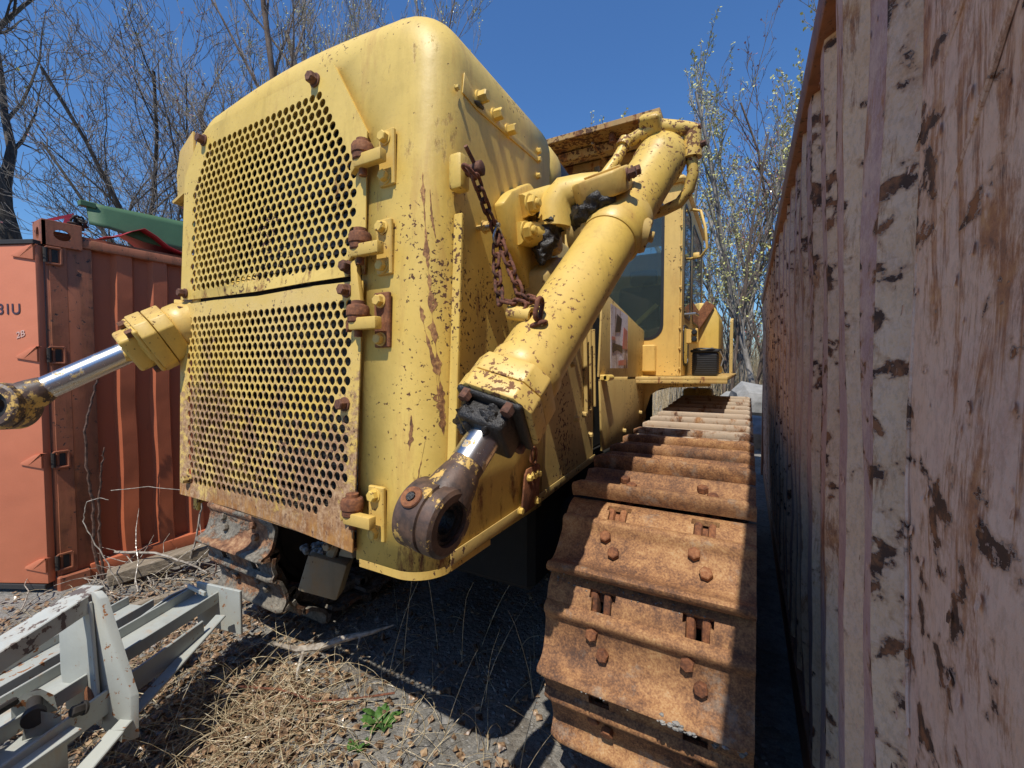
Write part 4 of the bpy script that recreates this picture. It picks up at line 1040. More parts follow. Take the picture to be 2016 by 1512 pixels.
for a_, b_ in zip(prof2, prof2[1:]):
    n_ = 2 if b_[0] - a_[0] < .2 else max(2, int((b_[0] - a_[0]) / .07))
    for q in range(n_): p3.append((a_[0] + (b_[0] - a_[0]) * q / n_, a_[1] + (b_[1] - a_[1]) * q / n_, 1 if q == 0 else 0))
p3.append((*prof2[-1], 1)); prof2 = p3
for i, (y, dd, eg) in enumerate(prof2):
    for k in range(nz + 1):
        z = z0 + (z1 - z0) * k / nz
        dent = .018 * noise.noise(V((y * 1.7, z * 1.3, 3))) + .006 * noise.noise(V((y * 6, z * 4, 1)))
        dy = .010 * noise.noise(V((y * 3, z * 1.6, 8)))
        vs.append((wx(z) + dd + dent * (1 if y < 4 else .4), y + dy, z)); ev.append(eg)
for i in range(len(prof2) - 1):
    facet_tone = 1 if prof2[i + 1][1] < prof2[i][1] else (2 if prof2[i][0] > .77 else 0)  # painted light: slopes facing the open end lighter, other corrugation facets darker
    for k in range(nz): a = i * (nz + 1) + k; b = a + nz + 1; fs.append((a, b, b + 1, a + 1)); m.mi.append(facet_tone)
m.v = vs; m.f = fs; o = m.build('corrugated_wall', [M['oldwall'], M['lit_salmon'], M['mauve']], rc, 28, False)
at_ = o.data.attributes.new('edge', 'FLOAT', 'POINT'); at_.data.foreach_set('value', ev)
m = MB(); m.prism([(wx(RH) - .018, RH - .115), (wx(RH) + .05, RH - .115), (wx(RH) + .05, RH), (wx(RH) - .018, RH)], (RC0, RC1 + .02), lambda a, b, t: (a, t, b), .006); m.build('top_rail', M['rail'], rc)
m = MB(); m.prism([(wx(.1) - .01, .0), (wx(.1) + .06, .0), (wx(.1) + .06, .17), (wx(.1) - .01, .17)], (RC0, RC1 + .02), lambda a, b, t: (a, t, b), .006); m.build('bottom_rail', M['rail'], rc)
m = MB(); m.box((wx(1) + .03, RC1 + .07, RH / 2), (.09, .12, RH), None, .01); m.build('corner_post', M['rail'], rc)
m = MB(); m.box((wx(2) + 1.27, (RC0 + RC1) / 2, RH - .02), (2.40, RC1 - RC0, .03), None, 0); m.build('roof', M['rail'], rc)
m = MB(); m.box((wx(2) + 1.27, RC1, RH / 2), (2.35, .04, RH - .1), None, 0); m.build('end_wall', M['oldwall'], rc)
m = MB(); m.box((wx(2) + 1.27, RC0, RH / 2), (2.35, .04, RH - .1), None, 0); m.build('end_wall', M['oldwall'], rc)
m = MB(); m.box((wx(2) + 2.45, (RC0 + RC1) / 2, RH / 2), (.04, RC1 - RC0, RH - .1), None, 0); m.build('far_wall', M['oldwall'], rc)
# weld seams crossing the plain panel, with torn rusty metal
m = MB()
for (ya, za, yb, zb) in ((.76, 1.72, .50, 1.98), (.80, 1.90, .55, 2.08), (.77, 1.74, .775, 1.1)):
    pts = []
    for k in range(16):
        t = k / 15; z = za + (zb - za) * t; y_ = ya + (yb - ya) * t; pts.append((wx(z) - .001 + .018 * noise.noise(V((y_ * 1.7, z * 1.3, 3))), y_ + rnd.uniform(-.002, .002), z))
    m.tube(pts, .0028, 6)
m.build('weld_seam', M['oldwall'], rc)
# lifted paint flakes: thin curled chips standing off the wall
m = MB()
for k in range(230):
    yy = .5 + abs(rnd.gauss(0, .55)); z = rnd.uniform(.4, 2.5)
    if yy > .74 and ((yy - .78) % .285) > .09 and ((yy - .78) % .285) < .2: continue
    s_ = rnd.uniform(.002, .008) * (1 if yy < 1.2 else 1.4); x = wx(z) + .018 * noise.noise(V((yy * 1.7, z * 1.3, 3))) + .006 * noise.noise(V((yy * 6, z * 4, 1))) - .001
    n_ = rnd.choice((5, 6, 7)); ctr = (x - .002, yy, z); ring = []
    tilt = rnd.uniform(.1, .4)
    for q in range(n_):
        a = 2 * PI * q / n_; rr_ = s_ * rnd.uniform(.6, 1.2); dyy = rr_ * math.cos(a); dzz = rr_ * 1.3 * math.sin(a)
        ring.append((x - .0015 - max(0, dzz + s_ * .6) * tilt * .0 - max(0, -dzz) * tilt, yy + dyy, z + dzz))
    m.add([ctr] + ring, [(0, 1 + q, 1 + (q + 1) % n_) for q in range(n_)])
tag(m.build('paint_flakes', M['oldwall'], rc, 0, False), kind='stuff')


# ================================================================== LEFT CONTAINER
XC = -4.2
lc = thing('shipping_container', (-5.4, 4, 0), 'orange red corrugated container with its door swung open, behind the bulldozer grille', 'container')
LY0, LY1, LH = 1.04, 7.1, 2.59
prof = [(LY0 + .235, 0)] + corr_profile(LY0 + .235, LY1 - .16, .228, .075, .026, -.040, .135 - .075 - .0)
prof = [(LY0 + .235, -.04)]; y = 1.392
while y < LY1 - .3:
    prof += [(y, -.042), (y + .026, 0), (y + .118, 0), (y + .140, -.042)]; y += .226
prof.append((LY1 - .16, -.042))
m = MB(); vs = []; fs = []; nz = 36
for (y, dd) in prof:
    for k in range(nz + 1):
        z = .17 + (LH - .30) * k / nz
        dent = .022 * noise.noise(V((y * 2.2, z * 2.4, 9))) if dd > -.02 else .004 * noise.noise(V((y * 2, z * 2, 5)))
        vs.append((XC + dd + min(0, dent) , y + .014 * noise.noise(V((y, z * 2.4, 4))), z))
for i in range(len(prof) - 1):
    for k in range(nz): a = i * (nz + 1) + k; b = a + nz + 1; fs.append((a, b, b + 1, a + 1))
m.add(vs, fs); m.build('corrugated_wall', M['redpanel'], lc, 25)
m = MB(); m.prism([(XC - .07, LH - .13), (XC + .012, LH - .13), (XC + .012, LH - .065), (XC - .07, LH - .05)], (LY0 + .17, LY1), lambda a, b, t: (a, t, b), .005); m.build('top_rail', M['redpost'], lc)
m = MB(); m.prism([(XC - .06, .06), (XC + .012, .06), (XC + .012, .165), (XC - .03, .175), (XC - .06, .175)], (LY0 + .17, LY1), lambda a, b, t: (a, t, b), .005); m.build('bottom_rail', M['redpanel'], lc)
m = MB(); m.prism([(XC - .06, .10), (XC, .10), (XC, 2.46), (XC - .06, 2.46)], (LY0, LY0 + .24), lambda a, b, t: (a, t, b), .006)
m.box((XC + .003, LY0 + .06, 1.3), (.012, .09, 2.3), None, .003); m.build('corner_post', M['redpost'], lc)
# corner castings with oval holes
m = MB(); plate_solid(m, [(LY0 - .015, 2.44), (LY0 + .185, 2.44), (LY0 + .185, 2.60), (LY0 - .015, 2.60)], [[(LY0 + .085 + .045 * math.cos(2 * PI * k / 20), 2.52 + .038 * math.sin(2 * PI * k / 20)) for k in range(20)]], [], lambda a, b, t: (XC + .02 - t, a, b), .02)
plate_solid(m, [(XC - .15, 2.44), (XC + .02, 2.44), (XC + .02, 2.60), (XC - .15, 2.60)], [[(XC - .06 + .03 * math.cos(2 * PI * k / 20), 2.52 + .045 * math.sin(2 * PI * k / 20)) for k in range(20)]], [], lambda a, b, t: (a, LY0 - .017 + t, b), .02)
m.box((XC - .065, LY0 + .085, 2.605), (.17, .20, .012), None, .002); m.build('corner_casting', M['redpost'], lc, 0, False)
m = MB(); m.box((XC - .02, LY0 + .08, .08), (.12, .17, .13), None, .008); m.build('corner_casting', M['redpost'], lc)
m = MB(); m.box((XC - 1.2, (LY0 + LY1) / 2, LH - .05), (2.3, LY1 - LY0 - .1, .03), None, 0); m.build('roof', M['redpost'], lc)
m = MB(); m.box((XC - 1.2, LY1, 1.3), (2.3, .04, 2.4), None, 0); m.box((XC - 2.4, (LY0 + LY1) / 2, 1.3), (.04, LY1 - LY0, 2.4), None, 0); m.build('far_wall', M['redpanel'], lc)
m = MB(); m.box((XC - 1.2, (LY0 + LY1) / 2, .12), (2.3, LY1 - LY0, .05), None, 0); m.build('floor', M['darksteel'], lc)
# open door
hg = V((XC - .005, LY0 - .005, 0)); dd = V((-.905, -.425, 0)).normalized(); nn = V((dd.y * -1, dd.x, 0)); nn = V((.425, -.905, 0)).normalized()
def DP(a, z, t=0): return hg + dd * a + nn * t + V((0, 0, z))
m = MB(); m.prism([(.0, .12), (1.16, .10), (1.16, 2.42), (.0, 2.43)], (0, .05), lambda a, b, t: DP(a, b, t), .006)
dr = m.build('door', M['reddoor'], lc)
m = MB(); m.bar(DP(.0, 2.445, .03), DP(1.17, 2.44, .03), .06, .03); m.build('door_gasket', M['tar'], dr)
m = MB(); m.bar(DP(.02, .095, .03), DP(1.17, .085, .03), .05, .035); m.build('door_gasket', M['tar'], dr)
for z in (2.37, 1.69, .965, .245):
    q = MB(); q.prism([(.0, z - .045), (.0, z + .055), (-.005, z + .055), (.055, z + .045), (.15, z - .005), (.16, z - .02), (.1, z - .03)][1:] + [(.0, z - .045)], (.05, .062), lambda a, b, t: DP(a, b, t), .002)
    h = q.build('hinge', M['reddoor'], dr)
    q = MB(); yy = LY0
    for (a, b) in (((0, -.055), (0, .055)), ((.075, -.055), (.075, .055)), ((0, -.055), (.075, -.055)), ((0, .055), (.075, .055))):
        q.bar((XC + .018, yy + a[0], z + a[1]), (XC + .018, yy + b[0], z + b[1]), .012, .014)
    q.build('hinge_loop', M['redpost'], h)
    q = MB(); q.box((XC + .011, yy + .045, z), (.006, .030, .085), None, 0); q.lathe((XC + .016, yy - .002, z - .05), (0, 0, 1), [(0, .012), (.1, .012)], 10); q.build('hinge_pocket', M['darksteel'], h)
# stencilled characters and chalk marks on the door
def text_mesh(body, size, name, mat, par, place, mirror=False):
    cu = bpy.data.curves.new(name, 'FONT'); cu.body = body; cu.size = size; cu.extrude = .0008; cu.offset = .001
    ob = bpy.data.objects.new(name, cu); COL.objects.link(ob); dg = bpy.context.evaluated_depsgraph_get(); me = bpy.data.meshes.new_from_object(ob.evaluated_get(dg))
    bpy.data.objects.remove(ob)
    for v in me.vertices: v.co = place(v.co.x, v.co.y, v.co.z)
    me.materials.clear(); me.materials.append(mat); return link(name, me, par)
text_mesh('31U', .10, 'stencil_lettering', M['ink'], dr, lambda x, y, z: DP(.285 - x, 1.965 + y, .053 + z))
text_mesh('2B', .06, 'chalk_mark', M['white_lead'], dr, lambda x, y, z: DP(.155 - x, 1.80 + y + .3 * x, .053 + z))
# sheet metal on the roof
gs = thing('metal_sheet', (-4.35, 1.7, 2.6), 'bent green painted sheet lying on the roof of the red container', 'sheet')
m = MB(); vs = []; fs = []; N_ = 24
for i in range(N_ + 1):
    y = 1.30 + 2.6 * i / N_
    t = min(1, max(0, (y - 1.36) / .35))
    top = 2.835 + .07 * (y - 1.3) + (.012 if i % 7 == 0 else 0); bot = 2.665 - .055 * (t * t * (3 - 2 * t))
    for k in range(7):
        q = k / 6; z = bot + (top - bot) * q; vs.append((-4.30 - .05 * q + .012 * math.sin(y * 5), y, z))
for i in range(N_):
    for k in range(6): a = i * 7 + k; fs.append((a, a + 7, a + 8, a + 1))
m.add(vs, fs); o = m.build('sheet_face', M['green'], gs, 40); o.modifiers.new('t', 'SOLIDIFY').thickness = .006
m = MB(); m.box((-4.34, 1.305, 2.82), (.05, .09, .04), None, .004); m.build('folded_lip', M['green'], gs)
rs = thing('metal_sheet', (-4.32, 1.7, 2.6), 'curled dark red sheet under the green one on the container roof', 'sheet')
m = MB(); vs = []; fs = []
for i in range(N_ + 1):
    y = 1.36 + 1.9 * i / N_; c = 2.575 + .13 * math.exp(-((y - 1.60) / .13) ** 2) * 1.0
    for k in range(5):
        x = XC + .005 - .5 * k / 4; vs.append((x, y, c - .15 * (k / 4) ** 2 * 0 + (.02 * k / 4)))
for i in range(N_):
    for k in range(4): a = i * 5 + k; fs.append((a, a + 5, a + 6, a + 1))
m.add(vs, fs); o = m.build('sheet_face', M['redsheet'], rs, 40); o.modifiers.new('t', 'SOLIDIFY').thickness = .006
rb_ = thing('metal_bracket', (-4.45, 1.1, 2.6), 'bright red triangular bracket standing on the container corner', 'bracket')
m = MB(); plate_solid(m, [(1.02, 2.61), (1.24, 2.74), (1.20, 2.61)], [[(1.10, 2.635), (1.19, 2.69), (1.175, 2.635)]], [], lambda a, b, t: (-4.36 - t, a, b), .01); m.build('bracket_plate', M['redbright'], rb_, 0, False)
cl = thing('old_chain', (-4.4, 1.27, 2.6), 'small heap of dark rusty chain beside the red bracket on the roof', 'chain')
m = MB()
for k in range(9): m.torus_link((-4.36 + rnd.uniform(-.03, .03), 1.25 + rnd.uniform(-.04, .05), 2.63 + rnd.uniform(0, .07)), (rnd.uniform(-1, 1), rnd.uniform(-1, 1), rnd.uniform(-1, 1)), (0, .3, 1), .012, .018, .007)
m.build('chain_heap', M['darksteel'], cl, 60)

# ================================================================== GROUND
def gz(x, y):
    h = .035 * noise.noise(V((x * .9, y * .9, 1))) + .012 * noise.noise(V((x * 5, y * 5, 2))) + .006 * noise.noise(V((x * 17, y * 17, 4)))
    h += .10 * max(0, min(1, (-x - 2.9) / .8)) * max(0, 1 - abs(y - 1.2) / 2.6) * .6
    far = max(0, math.hypot(x + 1, y - 2) - 9); h += min(1.6, far * .05) if y > 5 or x < -7 else 0
    return h - .01
m = MB(); N_ = 240; vs = []
for i in range(N_ + 1):
    s_ = (i / N_) * 2 - 1; x = -1.6 + (4.2 * s_ + 116 * s_ ** 5)
    for k in range(N_ + 1):
        t_ = (k / N_) * 2 - 1; y = 1.6 + (4.2 * t_ + 116 * t_ ** 5); vs.append((x, y, gz(x, y)))
fs = []
for i in range(N_):
    for k in range(N_): a = i * (N_ + 1) + k; fs.append((a, a + N_ + 1, a + N_ + 2, a + 1))
m.add(vs, fs); g = m.build('ground', M['ground'], None, 60); tag(g, kind='structure')
# stones (ground cover)
def pebble(mb, c, r):
    n = 6; vs = [(c[0], c[1], c[2] + r * .55)]; a0 = rnd.random() * 6
    for k in range(n):
        a = a0 + 2 * PI * k / n; q = r * rnd.uniform(.7, 1.15); vs.append((c[0] + q * math.cos(a), c[1] + q * math.sin(a), c[2] + r * rnd.uniform(.0, .25)))
    for k in range(n):
        a = a0 + 2 * PI * k / n; q = r * .7; vs.append((c[0] + q * math.cos(a), c[1] + q * math.sin(a), c[2] - r * .4))
    mb.add(vs, [(0, 1 + k, 1 + (k + 1) % n) for k in range(n)] + [(1 + k, 1 + n + k, 1 + n + (k + 1) % n, 1 + (k + 1) % n) for k in range(n)])
m = MB()
for k in range(9000):
    x = rnd.uniform(-3.6, .1); y = rnd.uniform(.1, 3.6); r = rnd.choice((.004, .005, .006, .008, .008, .012)) * rnd.uniform(.7, 1.3)
    if rnd.random() < .006: r = rnd.uniform(.018, .035)
    pebble(m, (x, y, gz(x, y)), r)
tag(m.build('gravel', M['stone'], None, 0, False), 'loose grey gravel scattered over the ground', 'gravel', kind='stuff')
# leaf litter
m = MB()
def leaf(mb, p, s_, mat=None):
    a = rnd.uniform(0, 6.3); d = V((math.cos(a), math.sin(a), rnd.uniform(-.4, .5))).normalized(); u = d.cross(V((rnd.uniform(-.5, .5), rnd.uniform(-.5, .5), 1))).normalized()
    n_ = d.cross(u); c = V(p); w_ = s_ * rnd.uniform(.3, .55)
    mb.add([c, c + d * s_ * .5 + u * w_ + n_ * s_ * .2, c + d * s_, c + d * s_ * .5 - u * w_ + n_ * s_ * .2, c + d * s_ * .5], [(0, 1, 4), (4, 1, 2), (0, 4, 3), (4, 3, 2)])
for k in range(7600):
    if k < 3200: x = rnd.gauss(-3.2, .45); y = rnd.gauss(1.0, .5)
    elif k < 4600: x = rnd.gauss(-1.95, .20); y = rnd.gauss(1.05, .20)
    elif k < 5600: x = rnd.gauss(-2.4, .4); y = rnd.gauss(.9, .35)
    elif k < 6100: x = rnd.gauss(-1.7, .45); y = rnd.gauss(.95, .3)
    else: x = rnd.uniform(-3.5, -.5); y = rnd.uniform(.3, 3)
    leaf(m, (x, y, gz(x, y) + rnd.uniform(.002, .03)), rnd.uniform(.015, .05))
tag(m.build('leaf_litter', M['litter'], None, 0, False), 'brown dead leaves heaped around the white steel frame', 'leaves', kind='stuff')
# dry stalks: arching straw
def stalk(mb, p, L, az, lean, droop, r0, n=7, sides=4):
    pts = []; c = V(p); th = lean
    for k in range(n + 1):
        pts.append(c.copy()); d = V((math.cos(az) * math.sin(th), math.sin(az) * math.sin(th), math.cos(th)))
        c = c + d * L / n; th += droop / n; az += rnd.uniform(-.12, .12)
    for q in pts: q.z = max(q.z, gz(q.x, q.y) + .004)
    mb.tube(pts, [r0 * (1 - .75 * k / n) for k in range(n + 1)], sides, False)
m = MB()
for k in range(860):
    r_ = rnd.random()
    if k >= 800: x = rnd.gauss(-1.75, .30); y = rnd.gauss(.85, .22); L = rnd.uniform(.25, .6)
    elif r_ < .42: x = rnd.gauss(-1.95, .22); y = rnd.gauss(1.05, .22); L = rnd.uniform(.10, .42)
    elif r_ < .54: x = rnd.gauss(-1.3, .28); y = rnd.gauss(1.15, .25); L = rnd.uniform(.08, .38)
    elif r_ < .80: x = rnd.gauss(-3.1, .45); y = rnd.gauss(1.1, .35); L = rnd.uniform(.15, .5)
    else: x = rnd.uniform(-3.2, -.6); y = rnd.uniform(.5, 2.2); L = rnd.uniform(.1, .4)
    stalk(m, (x, y, gz(x, y)), L, rnd.uniform(0, 6.3), rnd.uniform(.3, 1.3), rnd.uniform(.4, 2.4), rnd.uniform(.0009, .0022))
tag(m.build('dry_grass', M['straw'], None, 60, False), 'tangle of pale dry grass stalks over the gravel in front of the bulldozer', 'dry grass', kind='stuff')
# tall stalks standing in the shade under the machine, each a plant of its own
for k in range(11):
    x = rnd.uniform(-1.65, -.75); y = rnd.uniform(1.35, 2.1)
    m = MB(); stalk(m, (x, y, gz(x, y)), rnd.uniform(.45, .85), rnd.uniform(0, 6.3), rnd.uniform(.02, .35), rnd.uniform(.1, .9), .0022, 10, 5)
    tag(m.build('dry_stalk', M['straw']), 'thin dry grass stalk standing in the shade under the bulldozer', 'stalk', 'dry stalks standing under the bulldozer')
# green weeds
def weed(p, n, L, lab):
    t = thing('weed', p, lab, 'weed'); m = MB()
    for k in range(n):
        a = rnd.uniform(0, 6.3); l = L * rnd.uniform(.6, 1.1); up = rnd.uniform(.3, 1.3)
        d = V((math.cos(a), math.sin(a), up)).normalized(); u = d.cross(V((0, 0, 1))).normalized(); c = V(p) + V((rnd.uniform(-.03, .03), rnd.uniform(-.03, .03), 0))
        w_ = l * .16; vs = [c]
        for q in (.3, .6, .85): e = c + d * l * q - V((0, 0, .25 * l * q * q)); vs += [e + u * w_ * math.sin(q * 3), e, e - u * w_ * math.sin(q * 3)]
        vs.append(c + d * l - V((0, 0, .28 * l)))
        m.add(vs, [(0, 1, 2), (0, 2, 3), (1, 4, 5, 2), (2, 5, 6, 3), (4, 7, 8, 5), (5, 8, 9, 6), (7, 10, 8), (8, 10, 9)])
    m.build('leaves', M['weed'], t, 60, False); return t
weed((-1.43, 1.36, gz(-1.43, 1.36)), 30, .10, 'broad leaved green weed at the edge of the bulldozer shadow')
weed((-1.42, 1.22, gz(-1.42, 1.22)), 14, .06, 'small bright green weed in the sun just in front of the shadow')
weed((-1.22, 1.02, gz(-1.22, 1.02)), 12, .07, 'tiny green seedling near the bottom of the photo')
weed((-1.75, 1.28, gz(-1.75, 1.28)), 10, .05, 'tiny green tuft beside the dry leaves')
weed((-1.15, .92, gz(-1.15, .92)), 10, .08, 'slender green blades at the bottom edge between straw')

# ================================================================== WHITE STEEL FRAME
# dried mud and grit lying in the hollows of the near track pads
bpy.context.view_layer.update(); _dg = bpy.context.evaluated_depsgraph_get(); m = MB()
for k in range(420):
    if k < 150: x = rnd.gauss(-.165, .022); z = rnd.gauss(.60, .012)
    elif k < 330: x = rnd.uniform(-.16, .02); z = rnd.gauss(.585 - .0, .014)
    else: x = rnd.uniform(-.60, -.1); z = rnd.choice((.91, .60)) + rnd.gauss(0, .01)
    hit, loc, nr, idx, ob, mx = scene.ray_cast(_dg, V((x, .7, z)), V((0, 1, -.10)).normalized())
    if hit and loc.y < 2.2: pebble(m, loc + nr * .001, rnd.uniform(.003, .010) if k < 330 else rnd.uniform(.002, .005))
tag(m.build('dried_mud', M['stone'], None, 0, False), 'grey dried mud crumbs caught on the near track pads', 'mud', kind='stuff')

sf = thing('steel_frame', (-2.2, .6, 0), 'white painted welded steel frame of channels and plates lying at lower left', 'frame')
def channel(mb, a, b, w_, h_, t_, open_up=True):
    a, b = V(a), V(b); R = frame(b - a, (0, 0, 1)); L = (b - a).length; c = (a + b) / 2
    mb.box(c, (w_, t_, L), R, .002)
    mb.box(c + R @ V((w_ / 2, h_ / 2 - t_ / 2, 0)), (t_, h_, L), R, .002)
    mb.box(c + R @ V((-w_ / 2, h_ / 2 - t_ / 2, 0)), (t_, h_, L), R, .002)
m = MB(); channel(m, (-2.40, 1.13, .43), (-2.04, -.15, .36), .17, .055, .010); m.build('channel_beam', M['white'], sf)
m = MB(); channel(m, (-2.66, .95, .40), (-2.28, -.15, .36), .15, .05, .010); m.build('channel_beam', M['white'], sf)
m = MB(); m.box((-2.315, 1.14, .395), (.30, .014, .22), Matrix.Rotation(.18, 3, 'Z'), .003); m.box((-2.40, 1.08, .49), (.16, .012, .02), None, .002); m.build('end_plate', M['white'], sf)
m = MB(); m.prism([(.62, .42), (1.12, .42), (1.12, .49), (1.0, .50)], (0, .01), lambda a, b, t: (-2.52 + (1.12 - a) * .3 + t, a, b - .02)); m.build('gusset', M['white'], sf)
m = MB(); m.bar((-2.22, 1.10, .40), (-1.96, .62, .30), .05, .012, (0, 0, 1)); m.bar((-1.96, .62, .30), (-1.80, .25, .16), .06, .012, (0, 0, 1)); m.bar((-2.17, 1.0, .40), (-1.85, .05, .34), .012, .09, (0, 0, 1)); m.build('diagonal_brace', M['white'], sf)
# upright: tapered plate with flange and box tube
m = MB()
m.prism([(-.095, .30), (-.115, .45), (-.115, .62), (-.05, .76), (.05, .76), (.05, .30)], (0, .010), lambda a, b, t: (-2.165 + a * .93, .60 + t + a * .35, b), .002); m.build('upright_plate', M['white'], sf)
m = MB(); m.prism([(-.025, .775), (.008, .785), (.03, .76), (.13, .40), (.125, .235), (.09, .222), (.012, .28)], (0, .022), lambda a, b, t: (-2.085 + a + .5 * t, .60 + a * .45 + t, b), .003); m.build('upright_flange', M['white'], sf)
m = MB(); m.bar((-2.145, .63, .752), (-1.86, .03, .66), .085, .065); m.build('box_tube', M['whitetop'], sf)
m = MB(); m.bar((-2.10, .595, .75), (-2.06, .60, .30), .012, .05, (1, 0, 0)); m.build('stiffener', M['white'], sf)
m = MB(); m.prism([(-.06, 0), (.06, 0), (.05, .06), (.02, .09), (-.03, .09), (-.06, .05)], (0, .012), lambda a, b, t: (-2.13 + a * .5, .46 + a * .8, .40 + b), .003)
m.prism([(-.05, 0), (.05, 0), (.05, .05), (.0, .08), (-.04, .07)], (0, .012), lambda a, b, t: (-2.02 + a * .5, .45 + a * .8, .39 + b), .003); 
m.box((-2.0, .40, .375), (.16, .22, .012), Matrix.Rotation(.3, 3, 'Z'), .002); m.build('pivot_lug', M['white'], sf)
m = MB(); m.lathe((-2.17, .47, .455), (1, -.25, 0), [(0, .02), (.12, .02), (.125, .03), (.15, .03)], 16); m.tube([(-2.16, .42, .47), (-2.10, .36, .49), (-2.05, .30, .47)], .014, 10); m.hexbolt((-2.0, .55, .42), (.2, -1, .3), .018, .04); m.build('pivot_pin', M['darksteel'], sf)
m = MB(); m.box((-2.02, .26, .44), (.10, .12, .10), Matrix.Rotation(.4, 3, 'Z'), .01, 2); m.build('rusty_end_block', M['rust'], sf)
m = MB(); m.lathe((-2.105, .592, .37), (0, -1, 0), [(0, .055), (.002, .05), (.003, .02)], 16); m.build('rust_patch', M['rust'], sf)
m = MB(); m.box((-1.93, .30, .30), (.012, .42, .15), Matrix.Rotation(.32, 3, 'Z'), .002); m.build('side_plate', M['white'], sf)
# timber
tb = MB(); tb.bar((-3.93, 1.22, .12), (-3.62, 2.05, .20), .14, .09, (0, 0, 1), .008); tag(tb.build('timber_beam', M['wood']), 'long weathered timber lying along the foot of the red container', 'timber')
tb = MB(); tb.bar((-3.40, 1.08, .10), (-3.05, 1.62, .16), .05, .035, (0, 0, 1), .006); tag(tb.build('wooden_slat', M['wood']), 'thin broken wooden slat between the timber and the steel frame', 'wood')
tb = MB(); tb.bar((-3.4, .35, .03), (-3.2, .80, .05), .03, .02, (0, 0, 1), .004); tag(tb.build('wooden_slat', M['wood']), 'short stick on the ground at the far left edge', 'wood')
# thorny brambles up the corner post
def bramble(pts, r, lab, thorns=True, mat='vine'):
    m = MB(); P2 = []
    pts = [V(p) for p in pts]
    for a, b in zip(pts, pts[1:]):
        for k in range(6): P2.append(a.lerp(b, k / 6) + V((rnd.uniform(-.004, .004), rnd.uniform(-.006, .006), 0)))
    P2.append(pts[-1]); m.tube(P2, [r * (1 - .5 * i / len(P2)) for i in range(len(P2))], 6)
    if thorns:
        for i in range(1, len(P2) - 1):
            for s_ in (1, -1):
                d = V((.2, s_ * 1.0, rnd.uniform(-.3, .6))).normalized(); m.tube([P2[i], P2[i] + d * .014], [.003, .0005], 4, False)
    o = m.build('bramble', M[mat]); return tag(o, lab, 'bramble')
def onpost(u_y, z): return (XC + .05, u_y, z)
bramble([(-4.12, 1.25, .05), (-4.14, 1.21, .35), (-4.14, 1.22, .62), (-4.13, 1.19, .9), (-4.13, 1.19, 1.15), (-4.14, 1.22, 1.32), (-4.13, 1.26, 1.5), (-4.12, 1.25, 1.66)], .011, 'thorny bramble stem climbing highest up the red corner post')
bramble([(-4.10, 1.26, .03), (-4.12, 1.24, .32), (-4.13, 1.25, .6), (-4.13, 1.27, .85), (-4.13, 1.29, 1.02)], .009, 'shorter thorny bramble stem right of the tall one on the red container')
bramble([(-3.75, 1.25, .05), (-3.9, 1.17, .35), (-3.98, 1.12, .55), (-3.97, 1.14, .68), (-3.93, 1.19, .70), (-3.90, 1.23, .68)], .004, 'thin hooked stem arching beside the red corner post', False, 'twiggy')
bramble([(-3.72, 1.62, .10), (-3.66, 1.66, .32), (-3.62, 1.68, .58), (-3.6, 1.70, .80), (-3.64, 1.68, .92)], .009, 'pale upright branch in front of the red corrugations', False, 'twiggy')
bramble([(-3.35, 1.62, .10), (-3.36, 1.68, .35), (-3.34, 1.74, .58)], .007, 'brown upright twig right of the pale branch', False, 'vine')
bramble([(-4.05, 1.3, .25), (-3.8, 1.45, .24), (-3.55, 1.55, .18), (-3.40, 1.6, .12)], .010, 'pale fallen branch resting along the container foot', False, 'twiggy')
bramble([(-4.0, 1.28, .72), (-3.8, 1.42, .74), (-3.5, 1.6, .70), (-3.1, 1.72, .64)], .003, 'thin tendril stretched level toward the bulldozer', False, 'twiggy')
m = MB()
for k in range(46):
    x = rnd.gauss(-3.75, .2); y = rnd.gauss(1.5, .25); p = [V((x, y, gz(x, y) + .02))]; a = rnd.uniform(0, 6.3); el_ = rnd.uniform(-.1, .9)
    for q in range(5): p.append(p[-1] + V((math.cos(a) * .09, math.sin(a) * .09, .07 * el_))); a += rnd.uniform(-.5, .5); el_ += rnd.uniform(-.5, .4)
    m.tube(p, [.005 * (1 - .15 * q) for q in range(6)], 5, False)
tag(m.build('brushwood', M['twiggy'], None, 60), 'tangle of dead twigs piled at the foot of the red container', 'twigs', kind='stuff')
m = MB()
for k in range(70):
    x = rnd.gauss(-1.9, .35); y = rnd.gauss(1.05, .28); p = [V((x, y, gz(x, y) + .01))]; a = rnd.uniform(0, 6.3); c_ = rnd.uniform(-.5, .5); el_ = rnd.uniform(.1, 1.4)
    for q in range(12): p.append(p[-1] + V((math.cos(a) * .04, math.sin(a) * .04, .03 * el_))); a += c_ + rnd.uniform(-.2, .2); el_ -= rnd.uniform(.1, .3)
    for q in p: q.z = max(q.z, gz(q.x, q.y) + .004)
    m.tube(p, [.0024 * (1 - .05 * q) for q in range(13)], 4, False)
tag(m.build('dead_vines', M['straw'], None, 60, False), 'curling dead vines looping over the litter beside the white frame', 'vines', kind='stuff')
# rusty wire on the gravel
m = MB(); wp = [(-2.15, 1.12, .06), (-1.95, 1.22, .05), (-1.75, 1.27, .03), (-1.6, 1.36, .04), (-1.45, 1.47, .05)]
m.tube(wp, .005, 6); tag(m.build('rusty_wire', M['chain']), 'twisted rusty wire lying across the sunlit gravel', 'wire')
